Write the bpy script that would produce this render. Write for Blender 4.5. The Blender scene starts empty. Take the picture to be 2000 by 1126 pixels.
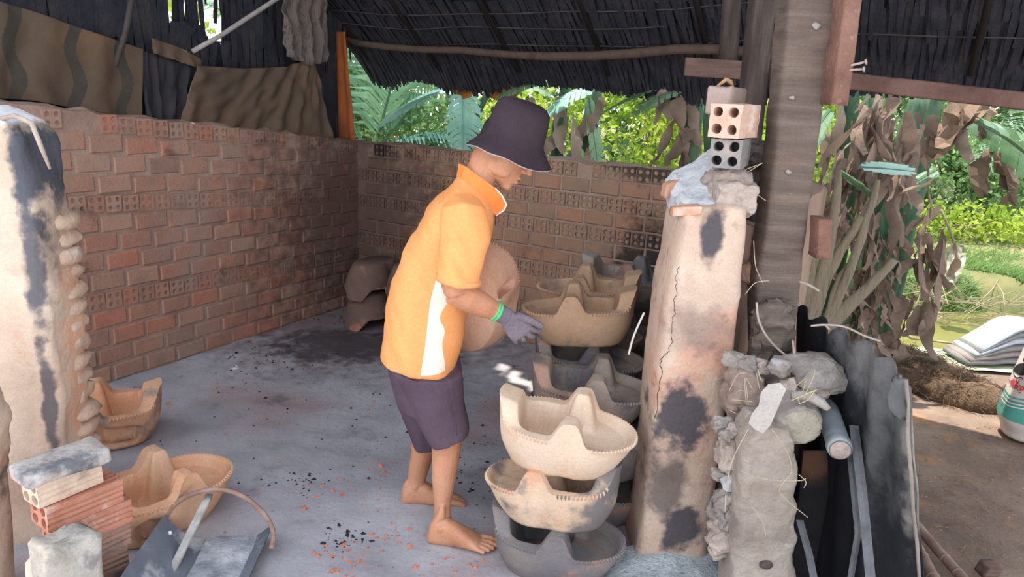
import bpy, bmesh, math, random
from mathutils import Vector, Matrix, noise
V = Vector
R = random.Random(7)
COL = bpy.context.scene.collection
SC = bpy.context.scene
pi = math.pi

# ------------------------------------------------------------------ camera
PITCH = math.radians(15.4); ROLL = math.radians(2.9); FPX = 1444.0; EYE = V((0, 0, 1.585))
cf = V((0, math.cos(PITCH), -math.sin(PITCH)))
r0 = V((1, 0, 0)); u0 = V((0, math.sin(PITCH), math.cos(PITCH)))
cr = r0 * math.cos(ROLL) + u0 * math.sin(ROLL)
cu = u0 * math.cos(ROLL) - r0 * math.sin(ROLL)
cam = bpy.data.cameras.new('camera'); cam.sensor_width = 36; cam.lens = FPX / 2000 * 36
cam.clip_start = 0.05; cam.clip_end = 200
camo = bpy.data.objects.new('camera', cam); COL.objects.link(camo)
camo.matrix_world = Matrix(((cr.x, cu.x, -cf.x, EYE.x), (cr.y, cu.y, -cf.y, EYE.y), (cr.z, cu.z, -cf.z, EYE.z), (0, 0, 0, 1)))
SC.camera = camo

# ------------------------------------------------------------------ sky, sun, exposure
w = bpy.data.worlds.new('sky'); SC.world = w; w.use_nodes = True
nt = w.node_tree; nt.nodes.clear()
wo = nt.nodes.new('ShaderNodeOutputWorld'); wb = nt.nodes.new('ShaderNodeBackground')
tc = nt.nodes.new('ShaderNodeTexCoord'); sx = nt.nodes.new('ShaderNodeSeparateXYZ'); rp = nt.nodes.new('ShaderNodeValToRGB')
nt.links.new(tc.outputs['Generated'], sx.inputs[0]); nt.links.new(sx.outputs['Z'], rp.inputs[0])
rp.color_ramp.elements[0].position = 0.0; rp.color_ramp.elements[0].color = (0.95, 0.97, 1.0, 1)
rp.color_ramp.elements[1].position = 0.7; rp.color_ramp.elements[1].color = (0.80, 0.88, 1.0, 1)
nt.links.new(rp.outputs[0], wb.inputs[0]); wb.inputs[1].default_value = 2.2
nt.links.new(wb.outputs[0], wo.inputs[0])
EAVE = V((0.869, -0.496, 0))            # the shed is turned about 30 degrees from the line of sight
BACK = V((0.496, 0.869, 0))
sund = (EAVE * 0.22 - BACK * 0.06 + V((0, 0, -0.97))).normalized()
sl = bpy.data.lights.new('sun', 'SUN'); sl.energy = 7.5; sl.angle = math.radians(1.0); sl.color = (1, 0.93, 0.8)
so = bpy.data.objects.new('sun', sl); COL.objects.link(so); so.rotation_euler = sund.to_track_quat('-Z', 'Y').to_euler(); so.location = (-3, 4, 8)
SC.view_settings.view_transform = 'Standard'; SC.view_settings.look = 'None'
SC.view_settings.gamma = 1; SC.view_settings.use_curve_mapping = False
SC.view_settings.exposure = 0.25

# ------------------------------------------------------------------ placing helpers (points taken off the photograph, put at their real depth)
def ray(px, py): return cf + cr * ((px - 1000) / FPX) - cu * ((py - 563) / FPX)
def at(px, py, Y):
    d = ray(px, py); return EYE + d * (Y / d.y)
def gp(px, py, z=0.0):
    d = ray(px, py); return EYE + d * ((z - EYE.z) / d.z)
def onp(px, py, n, k):
    d = ray(px, py); return EYE + d * ((k - EYE.dot(n)) / d.dot(n))
def mpp(Y): return Y * 1.04 / FPX       # metres per pixel near depth Y

# ------------------------------------------------------------------ mesh helpers
class MB:
    def __init__(s): s.v = []; s.f = []
    def add(s, vs, fs):
        o = len(s.v); s.v += [V(p) for p in vs]; s.f += [tuple(i + o for i in f) for f in fs]; return s
    def box(s, c, d, rot=None, ch=0.0):
        c = V(c); hx, hy, hz = d[0] / 2, d[1] / 2, d[2] / 2
        vs = [V((x * hx, y * hy, z * hz)) for z in (-1, 1) for y in (-1, 1) for x in (-1, 1)]
        if rot: vs = [rot @ p for p in vs]
        return s.add([p + c for p in vs], [(0, 2, 3, 1), (4, 5, 7, 6), (0, 1, 5, 4), (2, 6, 7, 3), (0, 4, 6, 2), (1, 3, 7, 5)])
    def loft(s, rings, n=16, cap=True, power=2.0):
        vs = []; fs = []
        for c, a, b in rings:
            c, a, b = V(c), V(a), V(b)
            for i in range(n):
                t = 2 * pi * i / n; ct, st = math.cos(t), math.sin(t)
                if power != 2.0:
                    ct = math.copysign(abs(ct) ** (2 / power), ct); st = math.copysign(abs(st) ** (2 / power), st)
                vs.append(c + a * ct + b * st)
        m = len(rings)
        for j in range(m - 1):
            for i in range(n):
                k = (i + 1) % n
                fs.append((j * n + i, j * n + k, (j + 1) * n + k, (j + 1) * n + i))
        if cap:
            fs.append(tuple(range(n - 1, -1, -1))); fs.append(tuple((m - 1) * n + i for i in range(n)))
        return s.add(vs, fs)
    def tube(s, pts, rad, n=8, cap=True):
        pts = [V(p) for p in pts]; m = len(pts)
        if not hasattr(rad, '__len__'): rad = [rad] * m
        rings = []; up = None
        for i in range(m):
            t = (pts[min(i + 1, m - 1)] - pts[max(i - 1, 0)])
            t = t.normalized() if t.length > 1e-9 else V((0, 0, 1))
            if up is None:
                up = t.orthogonal().normalized()
            up = (up - t * up.dot(t)); up = up.normalized() if up.length > 1e-6 else t.orthogonal().normalized()
            rings.append((pts[i], up * rad[i], t.cross(up) * rad[i]))
        return s.loft(rings, n, cap)
    def ell(s, c, r, rot=None, nu=16, nv=10):
        c = V(c); vs = []; fs = []
        for j in range(nv + 1):
            ph = pi * j / nv
            for i in range(nu):
                t = 2 * pi * i / nu
                p = V((r[0] * math.sin(ph) * math.cos(t), r[1] * math.sin(ph) * math.sin(t), -r[2] * math.cos(ph)))
                vs.append(c + (rot @ p if rot else p))
        for j in range(nv):
            for i in range(nu):
                k = (i + 1) % nu
                fs.append((j * nu + i, j * nu + k, (j + 1) * nu + k, (j + 1) * nu + i))
        return s.add(vs, fs)
    def quad(s, a, b, c, d): return s.add([a, b, c, d], [(0, 1, 2, 3)])
    def xf(s, M):
        s.v = [M @ p for p in s.v]; return s

ORG = {}
def link(o, mat=None, parent=None, kind=None):
    COL.objects.link(o)
    if mat is not None: o.data.materials.append(mat)
    if parent is not None: o.parent = parent
    if kind: o['kind'] = kind
    return o
def tag(o, label=None, cat=None, group=None, kind=None):
    if label: o['label'] = label
    if cat: o['category'] = cat
    if group: o['group'] = group
    if kind: o['kind'] = kind
    return o
def mesh_from(name, mb, smooth=False):
    me = bpy.data.meshes.new(name); me.from_pydata([tuple(p) for p in mb.v], [], mb.f); me.validate(); me.update()
    if smooth: me.polygons.foreach_set('use_smooth', [True] * len(me.polygons))
    return me
def fixn(me):
    bm = bmesh.new(); bm.from_mesh(me); bmesh.ops.remove_doubles(bm, verts=bm.verts, dist=1e-6)
    bmesh.ops.recalc_face_normals(bm, faces=bm.faces); bm.to_mesh(me); bm.free(); return me
def mk(name, mb, mat, parent=None, smooth=False, org=None, kind=None, fix=True):
    """world-space MB -> object; its origin is org, or the parent's origin, or its own base"""
    if parent is not None: o0 = ORG[parent.name]
    elif org is not None: o0 = V(org)
    else:
        xs = [p.x for p in mb.v]; ys = [p.y for p in mb.v]
        o0 = V(((min(xs) + max(xs)) / 2, (min(ys) + max(ys)) / 2, min(p.z for p in mb.v)))
    mb.v = [p - o0 for p in mb.v]
    me = mesh_from(name, mb, smooth)
    if fix: fixn(me)
    o = bpy.data.objects.new(name, me)
    if parent is None: o.location = o0
    link(o, mat, parent, kind); ORG[o.name] = o0
    return o
def empty(name, loc, label, cat, group=None):
    o = bpy.data.objects.new(name, None); o.location = loc; COL.objects.link(o); o.empty_display_size = 0.1
    ORG[o.name] = V(loc); tag(o, label, cat, group); return o
def inst(name, me, parent, loc, rot=None, scale=None, mat=None):
    o = bpy.data.objects.new(name, me); COL.objects.link(o); o.parent = parent
    o.location = V(loc) - ORG[parent.name]
    if rot is not None: o.rotation_euler = rot
    if scale: o.scale = scale
    return o
def remesh(name, mb, vox, it, mat, parent=None, org=None, post=None, shell=0):
    me = mesh_from('tmp', mb); fixn(me)
    t = bpy.data.objects.new('tmp', me); COL.objects.link(t)
    m = t.modifiers.new('r', 'REMESH'); m.mode = 'VOXEL'; m.voxel_size = vox
    m2 = t.modifiers.new('s', 'SMOOTH'); m2.factor = 0.5; m2.iterations = it
    bpy.context.view_layer.update(); dg = bpy.context.evaluated_depsgraph_get()
    m3 = bpy.data.meshes.new_from_object(t.evaluated_get(dg)); bpy.data.objects.remove(t)
    m3.name = name
    o0 = ORG[parent.name] if parent is not None else V(org)
    if post: post(m3)
    m3.transform(Matrix.Translation(-o0))
    m3.polygons.foreach_set('use_smooth', [True] * len(m3.polygons))
    o = bpy.data.objects.new(name, m3)
    if parent is None: o.location = o0
    link(o, mat, parent); ORG[o.name] = o0
    return o
def fbm(p, sc, oc=3):
    s = 0; a = 1; p = V(p) * sc
    for i in range(oc):
        s += a * noise.noise(p + V((i * 7.3, i * 3.1, i * 5.7))); p = p * 2.1; a *= 0.5
    return s
def clamp(x, a=0.0, b=1.0): return max(a, min(b, x))
def sst(a, b, x):
    t = clamp((x - a) / (b - a)); return t * t * (3 - 2 * t)

# ------------------------------------------------------------------ materials
def mat(name, cols, scale=6, rough=0.9, bump=0.25, bscale=45, coord='Object', stains=(), rand=None, rmix=0.5, spec=0.2, trans=0.0, metal=0.0, detail=6, stretch=None, pos=None, grain=.10, gscale=130):
    m = bpy.data.materials.new(name); m.use_nodes = True; t = m.node_tree; N = t.nodes; L = t.links
    bs = N['Principled BSDF']; bs.inputs['Roughness'].default_value = rough; bs.inputs['Specular IOR Level'].default_value = spec; bs.inputs['Metallic'].default_value = metal
    if coord == 'World': co = N.new('ShaderNodeNewGeometry').outputs['Position']
    else: co = N.new('ShaderNodeTexCoord').outputs['Object']
    if coord == 'Object':
        oi = N.new('ShaderNodeObjectInfo'); ml = N.new('ShaderNodeVectorMath'); ml.operation = 'SCALE'; ml.inputs[0].default_value = (37, 23, 51)
        L.new(oi.outputs['Random'], ml.inputs['Scale']); ad = N.new('ShaderNodeVectorMath'); L.new(co, ad.inputs[0]); L.new(ml.outputs[0], ad.inputs[1]); co = ad.outputs[0]
    if stretch:
        mp = N.new('ShaderNodeMapping'); mp.inputs['Scale'].default_value = stretch; L.new(co, mp.inputs[0]); cs = mp.outputs[0]
    else: cs = co
    def nz(sc, off=0.0, src=None, det=detail):
        n = N.new('ShaderNodeTexNoise'); n.inputs['Scale'].default_value = sc; n.inputs['Detail'].default_value = det; n.inputs['Roughness'].default_value = 0.6
        s = src or cs
        if off:
            a = N.new('ShaderNodeVectorMath'); a.inputs[1].default_value = (off, off * 1.7, off * 0.6); L.new(s, a.inputs[0]); s = a.outputs[0]
        L.new(s, n.inputs['Vector']); return n.outputs['Fac']
    def ramp(src, cs_, lo=0.3, hi=0.7, const=False):
        r = N.new('ShaderNodeValToRGB'); e = r.color_ramp.elements
        while len(e) < len(cs_): e.new(0.5)
        for i, c in enumerate(cs_):
            e[i].position = lo + (hi - lo) * i / max(1, len(cs_) - 1); e[i].color = (c[0], c[1], c[2], 1)
        if const: r.color_ramp.interpolation = 'CONSTANT'
        L.new(src, r.inputs[0]); return r.outputs[0]
    def mix(fac, a, b):
        x = N.new('ShaderNodeMix'); x.data_type = 'RGBA'
        if isinstance(fac, float): x.inputs[0].default_value = fac
        else: L.new(fac, x.inputs[0])
        for i, q in ((6, a), (7, b)):
            if isinstance(q, tuple): x.inputs[i].default_value = (*q, 1)
            else: L.new(q, x.inputs[i])
        return x.outputs[2]
    c = ramp(nz(scale), cols) if len(cols) > 1 else tuple(cols[0])
    if rand:
        oi2 = N.new('ShaderNodeObjectInfo'); rc = ramp(oi2.outputs['Random'], rand, 0, 1)
        c = mix(rmix, c, rc)
    for st in stains:
        scol, ssc, lo, hi, amt, off = st[:6]
        mr = N.new('ShaderNodeMapRange'); mr.inputs[1].default_value = lo; mr.inputs[2].default_value = hi; mr.inputs[4].default_value = amt; mr.interpolation_type = 'SMOOTHSTEP'
        L.new(nz(ssc, off), mr.inputs[0]); f = mr.outputs[0]
        c = mix(f, c, scol)
    # marks at a place of their own: (colour, centre, radii, amount, softness) in the material's coordinates
    for pcol, pc, pr, amt, soft in (pos or ()):
        a = N.new('ShaderNodeVectorMath'); a.operation = 'SUBTRACT'; L.new(N.new('ShaderNodeNewGeometry').outputs['Position'], a.inputs[0]); a.inputs[1].default_value = pc
        d = N.new('ShaderNodeVectorMath'); d.operation = 'DIVIDE'; L.new(a.outputs[0], d.inputs[0]); d.inputs[1].default_value = pr
        ln = N.new('ShaderNodeVectorMath'); ln.operation = 'LENGTH'; L.new(d.outputs[0], ln.inputs[0])
        nn = N.new('ShaderNodeMath'); nn.operation = 'MULTIPLY_ADD'; L.new(nz(13, 3.3, None, 9), nn.inputs[0]); nn.inputs[1].default_value = 2.2; L.new(ln.outputs['Value'], nn.inputs[2])
        mr = N.new('ShaderNodeMapRange'); mr.inputs[1].default_value = 2.05 + soft; mr.inputs[2].default_value = 2.05 - soft; mr.inputs[4].default_value = amt; mr.interpolation_type = 'SMOOTHSTEP'
        L.new(nn.outputs[0], mr.inputs[0]); c = mix(mr.outputs[0], c, pcol)
    if grain:
        mr = N.new('ShaderNodeMapRange'); mr.inputs[1].default_value = .3; mr.inputs[2].default_value = .7; mr.inputs[3].default_value = 1 - grain; mr.inputs[4].default_value = 1 + grain * .7
        L.new(nz(gscale, 5.5, co, 8), mr.inputs[0]); hs = N.new('ShaderNodeVectorMath'); hs.operation = 'SCALE'
        if isinstance(c, tuple): hs.inputs[0].default_value = c
        else: L.new(c, hs.inputs[0])
        L.new(mr.outputs[0], hs.inputs['Scale']); c = hs.outputs[0]
    if isinstance(c, tuple): bs.inputs['Base Color'].default_value = (*c, 1)
    else: L.new(c, bs.inputs['Base Color'])
    if bump:
        b = N.new('ShaderNodeBump'); b.inputs['Strength'].default_value = bump; b.inputs['Distance'].default_value = 0.01
        L.new(nz(bscale, 1.1), b.inputs['Height']); L.new(b.outputs[0], bs.inputs['Normal'])
    if trans:
        tr = N.new('ShaderNodeBsdfTranslucent'); mx = N.new('ShaderNodeMixShader'); mx.inputs[0].default_value = trans
        if isinstance(c, tuple): tr.inputs[0].default_value = (*c, 1)
        else: L.new(c, tr.inputs[0])
        L.new(bs.outputs[0], mx.inputs[1]); L.new(tr.outputs[0], mx.inputs[2]); L.new(mx.outputs[0], N['Material Output'].inputs[0])
    return m
def S(r, g, b):
    f = lambda c: (c / 255 / 12.92) if c / 255 <= 0.04045 else ((c / 255 + 0.055) / 1.055) ** 2.4
    return (f(r), f(g), f(b))
# ------------------------------------------------------------------ shared materials
ASH = S(190, 190, 200); CHAR = S(40, 40, 46)
m_floor = mat('ash floor', [S(144, 142, 149), S(166, 164, 170), S(186, 183, 188)], 1.6, bump=0.5, bscale=30, coord='World',
    stains=((S(160, 118, 110), 1.1, 0.52, 0.72, 0.55, 4.0), (S(190, 110, 90), 7, 0.66, 0.74, 0.7, 9.0), (S(92, 88, 96), 3.3, 0.58, 0.72, 0.6, 2.0), (S(60, 58, 64), 26, 0.66, 0.74, 0.7, 6.0)),
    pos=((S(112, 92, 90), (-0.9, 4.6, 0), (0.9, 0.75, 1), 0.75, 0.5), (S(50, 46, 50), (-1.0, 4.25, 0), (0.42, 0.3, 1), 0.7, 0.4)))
m_soil = mat('trodden soil', [S(100, 84, 75), S(126, 108, 96), S(148, 130, 116)], 2.5, bump=0.6, bscale=50, coord='World',
    stains=((S(176, 128, 84), 3.0, 0.56, 0.72, 0.6, 3.0), (S(70, 58, 54), 6, 0.62, 0.75, 0.7, 8.0)))
m_bank = mat('grassy bank soil', [S(80, 92, 56), S(106, 110, 72), S(140, 124, 92)], 1.8, bump=0.5, bscale=20, coord='World')
m_mortar = mat('sooty mortar', [S(140, 114, 102), S(158, 132, 118), S(170, 148, 134)], 4, bump=0.6, bscale=40, coord='World',
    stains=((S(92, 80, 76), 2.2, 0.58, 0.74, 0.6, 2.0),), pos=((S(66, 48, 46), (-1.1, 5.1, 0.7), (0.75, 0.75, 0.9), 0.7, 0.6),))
CORNER_DK = (S(66, 48, 46), (-1.1, 5.1, 0.7), (0.75, 0.75, 0.9), 0.75, 0.6)  # brick and mortar turn darker towards the back left corner
m_brick = mat('left wall brick', [S(158, 122, 106), S(174, 140, 122), S(158, 142, 128)], 5, bump=0.5, bscale=60, coord='World',
    rand=[S(172, 108, 88), S(178, 124, 104), S(158, 112, 98), S(188, 110, 88), S(166, 128, 110), S(142, 104, 94), S(180, 136, 116), S(158, 132, 118)], rmix=0.6,
    stains=((S(160, 136, 122), 2.2, 0.46, 0.66, 0.8, 5.0), (S(140, 116, 104), 7.0, 0.5, 0.68, 0.6, 3.0), (S(92, 72, 68), 4.5, 0.6, 0.74, 0.8, 1.0)), pos=(CORNER_DK,))
m_brickb = mat('back wall brick', [S(146, 116, 94), S(162, 130, 106), S(146, 128, 110)], 5, bump=0.5, bscale=60, coord='World',
    rand=[S(164, 116, 94), S(150, 116, 94), S(154, 120, 98), S(172, 116, 94), S(142, 118, 100), S(160, 130, 106)], rmix=0.5,
    stains=((S(132, 116, 100), 2.0, 0.5, 0.66, 0.7, 5.0), (S(84, 66, 58), 3.0, 0.58, 0.74, 0.8, 1.0)),
    pos=(CORNER_DK, (S(44, 40, 40), (0.75, 4.05, 0.62), (0.22, 0.2, 0.3), 0.9, 0.4), (S(40, 34, 34), (0.75, 4.05, 1.2), (0.5, 0.3, 0.1), 0.8, 0.4), (S(40, 34, 34), (-1.0, 5.1, 1.16), (0.3, 0.25, 0.1), 0.9, 0.4)))
m_thatch = mat('sooty thatch', [S(40, 41, 50), S(50, 50, 58), S(64, 61, 64)], 9, bump=0.5, bscale=70, coord='World', stains=((S(58, 53, 50), 3, 0.6, 0.75, 0.5, 3.0),))  # dark base tone raised to stand in for haze
m_thatche = mat('scorched thatch edge', [S(58, 46, 38), S(92, 62, 44), S(120, 82, 52)], 12, bump=0.4, coord='World', trans=0.35)
m_wood_dk = mat('smoke blackened wood', [S(58, 50, 48), S(76, 66, 62), S(94, 82, 76)], 5, bump=0.4, bscale=30, stretch=(9, 9, 1))
m_wood_br = mat('brown timber', [S(96, 76, 70), S(118, 94, 86), S(132, 108, 98)], 5, bump=0.5, bscale=26, stretch=(1, 9, 9))

# ------------------------------------------------------------------ ground, pond, bank
def ground_z(x, y):
    p = 0.012 * fbm((x, y, 0), 1.4) - 0.02
    e = sst(1.3, 1.9, x)                                    # the pond lies right of the shed
    near = sst(4.5, 4.8, y + 0.08 * fbm((x, y, 3), 1.2)); far = sst(5.75, 6.25, y + 0.2 * fbm((x, y, 5), 1.1))
    z = p - 0.28 * e * near * (1 - far)
    z += far * (0.17 + 0.07 * (y - 6)) * (0.25 + 0.75 * e)
    return z
mb = MB(); nx, ny = 132, 122; x0, y0, st = -7.0, 0.3, 0.13
for j in range(ny + 1):
    for i in range(nx + 1):
        x = x0 + i * st; y = y0 + j * st; mb.v.append(V((x, y, ground_z(x, y))))
mb.f = [(j * (nx + 1) + i, j * (nx + 1) + i + 1, (j + 1) * (nx + 1) + i + 1, (j + 1) * (nx + 1) + i) for j in range(ny) for i in range(nx)]
g = mk('ground', mb, m_soil, smooth=True, kind='structure', org=(0, 0, 0))
g.data.materials.append(m_bank)
for p in g.data.polygons:
    if p.center.y > 5.7: p.material_index = 1
m_water = mat('pond water', [S(110, 108, 62), S(132, 128, 80)], 1.2, rough=0.08, bump=0.02, bscale=14, coord='World', spec=0.5)
mb = MB(); mb.quad((1.0, 4.3, -0.075), (9.5, 4.3, -0.075), (9.5, 6.7, -0.075), (1.0, 6.7, -0.075))
tag(mk('pond_water', mb, m_water, org=(4, 5.3, -0.075)), 'still olive green pond water between the yard and the grassy bank', 'water')

# ash floor of the kiln
mb = MB(); idx = {}
nx, ny, st = 118, 132, 0.036
def floor_z(x, y): return 0.010 * fbm((x, y, 1), 3.5) + 0.006 * fbm((x, y, 9), 11, 2)
for j in range(ny + 1):
    for i in range(nx + 1):
        x = -2.75 + i * st; y = 0.75 + j * st
        if (V((x, y, 0)) - V((0.62, 2.30, 0))).dot(EAVE) > 0.16 or V((x, y, 0)).dot(BACK) > 4.10: continue
        if y > 2.2 and (V((x, y, 0)) - V((-1.115, 5.161, 0))).dot(EAVE) < -0.1: continue
        idx[(i, j)] = len(mb.v); mb.v.append(V((x, y, floor_z(x, y))))
for j in range(ny):
    for i in range(nx):
        q = [(i, j), (i + 1, j), (i + 1, j + 1), (i, j + 1)]
        if all(k in idx for k in q): mb.f.append(tuple(idx[k] for k in q))
floor = mk('floor', mb, m_floor, smooth=True, kind='structure', org=(0, 0, 0))
# charcoal crumbs and red brick grit lying in the ash: nobody could count them
m_char = mat('charcoal crumb', [S(30, 30, 34), S(52, 52, 58)], 20)
m_grit = mat('red brick grit', [S(176, 104, 84), S(196, 130, 108)], 20)
def crumbs(name, m, n, smin, smax, spots, label, cat):
    mb = MB()
    for k in range(n):
        if spots and R.random() < 0.75:
            c = R.choice(spots); x = c[0] + R.gauss(0, c[2]); y = c[1] + R.gauss(0, c[2])
        else: x = R.uniform(-1.5, 0.3); y = R.uniform(1.7, 4.6)
        if (V((x, y, 0)) - V((-1.115, 5.161, 0))).dot(EAVE) < 0.03 or V((x, y, 0)).dot(BACK) > 3.9: continue
        s = R.uniform(smin, smax) * R.choice((0.6, 1, 1, 1.6)); z = floor_z(x, y)
        a = R.uniform(0, 6.28); c = V((x, y, z))
        pts = [c + V((math.cos(a + i * 1.57) * s * R.uniform(.6, 1.3), math.sin(a + i * 1.57) * s * R.uniform(.5, 1), -0.001)) for i in range(4)] + [c + V((0, 0, s * R.uniform(.3, .8)))]
        mb.add(pts, [(0, 1, 4), (1, 2, 4), (2, 3, 4), (3, 0, 4), (3, 2, 1, 0)])
    tag(mk(name, mb, m, org=(0, 0, 0)), label, cat, kind='stuff')
sp = [(*gp(px, py).xy, s) for px, py, s in ((595, 940, .05), (680, 1050, .05), (510, 710, .12), (480, 700, .1), (600, 610, .12), (640, 620, .15), (935, 940, .08), (560, 800, .3), (760, 760, .3), (900, 880, .15))]
crumbs('charcoal_crumbs', m_char, 620, 0.003, 0.009, sp, 'small black charcoal crumbs scattered over the ash floor', 'charcoal')
sp = [(*gp(px, py).xy, s) for px, py, s in ((690, 1105, .05), (700, 960, .08), (740, 905, .06), (660, 1080, .06), (770, 1060, .06), (900, 1085, .06), (600, 980, .1))]
crumbs('brick_grit', m_grit, 240, 0.003, 0.011, sp, 'red brick grit and chips strewn on the grey ash floor', 'brick chips')

# ------------------------------------------------------------------ brick walls of the kiln, every brick a part
def stretcher_mesh():
    mb = MB(); L, D, H, c = 0.178, 0.05, 0.078, 0.006      # x along the wall, y depth (front at y=0 facing -y)
    f = [V((x, 0, z)) for x, z in ((-L/2+c, -H/2+c), (L/2-c, -H/2+c), (L/2-c, H/2-c), (-L/2+c, H/2-c))]
    o = [V((x, c, z)) for x, z in ((-L/2, -H/2), (L/2, -H/2), (L/2, H/2), (-L/2, H/2))]
    b = [p + V((0, D, 0)) for p in o]
    mb.add(f + o + b, [(0, 1, 2, 3)] + [(i, i + 4, (i + 1) % 4 + 4, (i + 1) % 4) for i in range(4)] + [(i + 4, i + 8, (i + 1) % 4 + 8, (i + 1) % 4 + 4) for i in range(4)])
    return fixn(mesh_from('brick', mb))
def header_mesh(W=0.083, H=0.078, D=0.05, r=0.0145, dep=0.03, n=8):
    mb = MB()
    for qx in (-1, 1):
        for qz in (-1, 1):
            cx, cz = qx * W / 4, qz * H / 4
            sq = []; ci = []; cb = []
            for i in range(8):
                a = 2 * pi * i / 8 + pi / 8 * 0
                ct, st_ = math.cos(a), math.sin(a); m_ = max(abs(ct), abs(st_))
                sq.append(V((cx + ct / m_ * W / 4, 0, cz + st_ / m_ * H / 4)))
                ci.append(V((cx + ct * r, 0, cz + st_ * r))); cb.append(V((cx + ct * r, dep, cz + st_ * r)))
            fs = []
            for i in range(8):
                k = (i + 1) % 8
                fs += [(i, k, k + 8, i + 8), (i + 8, k + 8, k + 16, i + 16)]
            fs.append(tuple(range(16, 24)))
            mb.add(sq + ci + cb, fs)
    o = [V((x, 0, z)) for x, z in ((-W/2, -H/2), (W/2, -H/2), (W/2, H/2), (-W/2, H/2))]
    b = [p + V((0, D, 0)) for p in o]
    mb.add(o + b, [(i, i + 4, (i + 1) % 4 + 4, (i + 1) % 4) for i in range(4)])
    return fixn(mesh_from('brick', mb))
me_str = stretcher_mesh(); me_hed = header_mesh()
CORNER = V((-1.115, 5.161, 0))
def wall(name, org, dirv, nin, length, hfun, thick, courses, headers, m_b, brick_len, seed, mortar=m_mortar):
    rr = random.Random(seed)
    mb = MB(); nseg = 40; prof = []
    for i in range(nseg + 1):
        t = -.2 + (length + .2) * i / nseg; h = hfun(t) + rr.uniform(-0.012, 0.012); p = org + dirv * t
        prof.append([p + nin * -0.004, p - nin * thick, h])
    vs = []; fs = []
    for a, b, h in prof: vs += [a + V((0, 0, -0.03)), a + V((0, 0, h - 0.008)), a - nin * 0.05 + V((0, 0, h + rr.uniform(0, 0.012))), b + V((0, 0, h - 0.005)), b + V((0, 0, -0.03))]
    for i in range(nseg):
        for k in range(4): fs.append((i * 5 + k, (i + 1) * 5 + k, (i + 1) * 5 + k + 1, i * 5 + k + 1))
    fs += [(0, 1, 2, 3, 4), tuple(nseg * 5 + k for k in (4, 3, 2, 1, 0))]
    mb.add(vs, fs); wl = mk(name, mb, mortar, kind='structure', org=org)
    ang = math.atan2(dirv.y, dirv.x)
    # local brick +y must point into the wall (away from the room)
    if V((-math.sin(ang), math.cos(ang), 0)).dot(nin) > 0: ang += pi
    for mm in (me_str, me_hed): pass
    for k in range(courses):
        hd = k in headers
        L = 0.09 if hd else 0.187
        t = rr.uniform(-0.05, 0.0) + (L / 2 if (k % 2 and not hd) else 0.02)
        while t + L / 2 < brick_len:
            c = t + L / 2; h = hfun(c); zc = h * (k + 0.5) / courses
            me = (me_h if hd else me_s)[name]
            p = org + dirv * c + V((0, 0, zc)) + nin * (rr.uniform(0.0, 0.006) + 0.001)
            if not (k == courses - 1 and rr.random() < 0.12):
                o = inst('brick', me, wl, p, (rr.uniform(-.02, .02), rr.uniform(-.012, .012), ang + rr.uniform(-.02, .02)), (rr.uniform(0.92, 0.99), 1, h / courses / 0.0875 * rr.uniform(0.93, 0.99)))
            t += L
    return wl
me_s = {}; me_h = {}
for nm, mm in (('wall_left', m_brick), ('wall_back', m_brickb)):
    a = me_str.copy(); a.materials.append(mm); me_s[nm] = a
    a = (me_hed if nm == 'wall_back' else header_mesh(r=.0115, dep=.010)).copy(); a.materials.append(mm); me_h[nm] = a
DL = -BACK
hL = lambda t: 1.16 + 0.111 * t
wl = wall('wall_left', CORNER, DL, EAVE, 2.95, hL, 0.2, 14, (4, 9, 13), m_brick, 2.75, 3)
hB = lambda t: 1.155 + 0.012 * t
wb_ = wall('wall_back', CORNER, EAVE, DL, 2.9, hB, 0.2, 13, (2, 5, 8, 10, 12), m_brickb, 2.5, 4)
# right wall: only its top and end are in view
org = V((0.64, 2.52, 0)); mb = MB()
vs = []; fs = []; n_ = 14
for i in range(n_ + 1):
    p = org + BACK * (1.62 * i / n_); h = 1.16 + R.uniform(-.015, .015)
    vs += [p + V((0, 0, -.03)), p + V((0, 0, h)), p + EAVE * 0.09 + V((0, 0, h + .02)), p + EAVE * 0.18 + V((0, 0, h)), p + EAVE * 0.18 + V((0, 0, -.03))]
for i in range(n_):
    for k in range(4): fs.append((i * 5 + k, (i + 1) * 5 + k, (i + 1) * 5 + k + 1, i * 5 + k + 1))
fs += [(0, 1, 2, 3, 4), tuple(n_ * 5 + k for k in (4, 3, 2, 1, 0))]
mb.add(vs, fs); mk('wall_right', mb, m_mortar, kind='structure', org=org)

# ------------------------------------------------------------------ thatched roof
ZE = [(-4.3, 1.66), (-3.68, 1.64), (-3.08, 1.60), (-2.55, 1.615), (-1.5, 1.62), (-0.57, 1.70), (-0.18, 1.69), (0.25, 1.68), (1.6, 1.64)]
def ze(s):
    for (a, za), (b, zb) in zip(ZE, ZE[1:]):
        if s <= b: return za + (zb - za) * clamp((s - a) / (b - a))
    return ZE[-1][1]
SLOPE = 0.72; KE = 4.36
def roofp(s, u, dz=0.0): return EAVE * s + BACK * (KE - .13 * sst(-.6, 1.6, s) - u) + V((0, 0, ze(s) + SLOPE * u + dz + 0.03))
def hole(s, u, gro=1.0):
    # a gap in the thatch that lets the sun through to the floor
    for fx, fy, rx, ry in ((0.0, 3.98, 0.11, 0.035), (0.11, 3.80, 0.13, 0.03), (0.02, 3.87, 0.07, 0.02)):
        p = roofp(s, u); t = p.z / -sund.z; q = p + sund * t
        d = q - V((fx, fy, 0)); rx *= gro; ry *= gro; a = d.dot(V((0.65, -0.76, 0))); b = d.dot(V((0.76, 0.65, 0)))
        if (a / rx) ** 2 + (b / ry) ** 2 < 1: return True
    return False
mb = MB(); ds = 0.035; ns = int(6.3 / ds); us = []; u = 0.05
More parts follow.
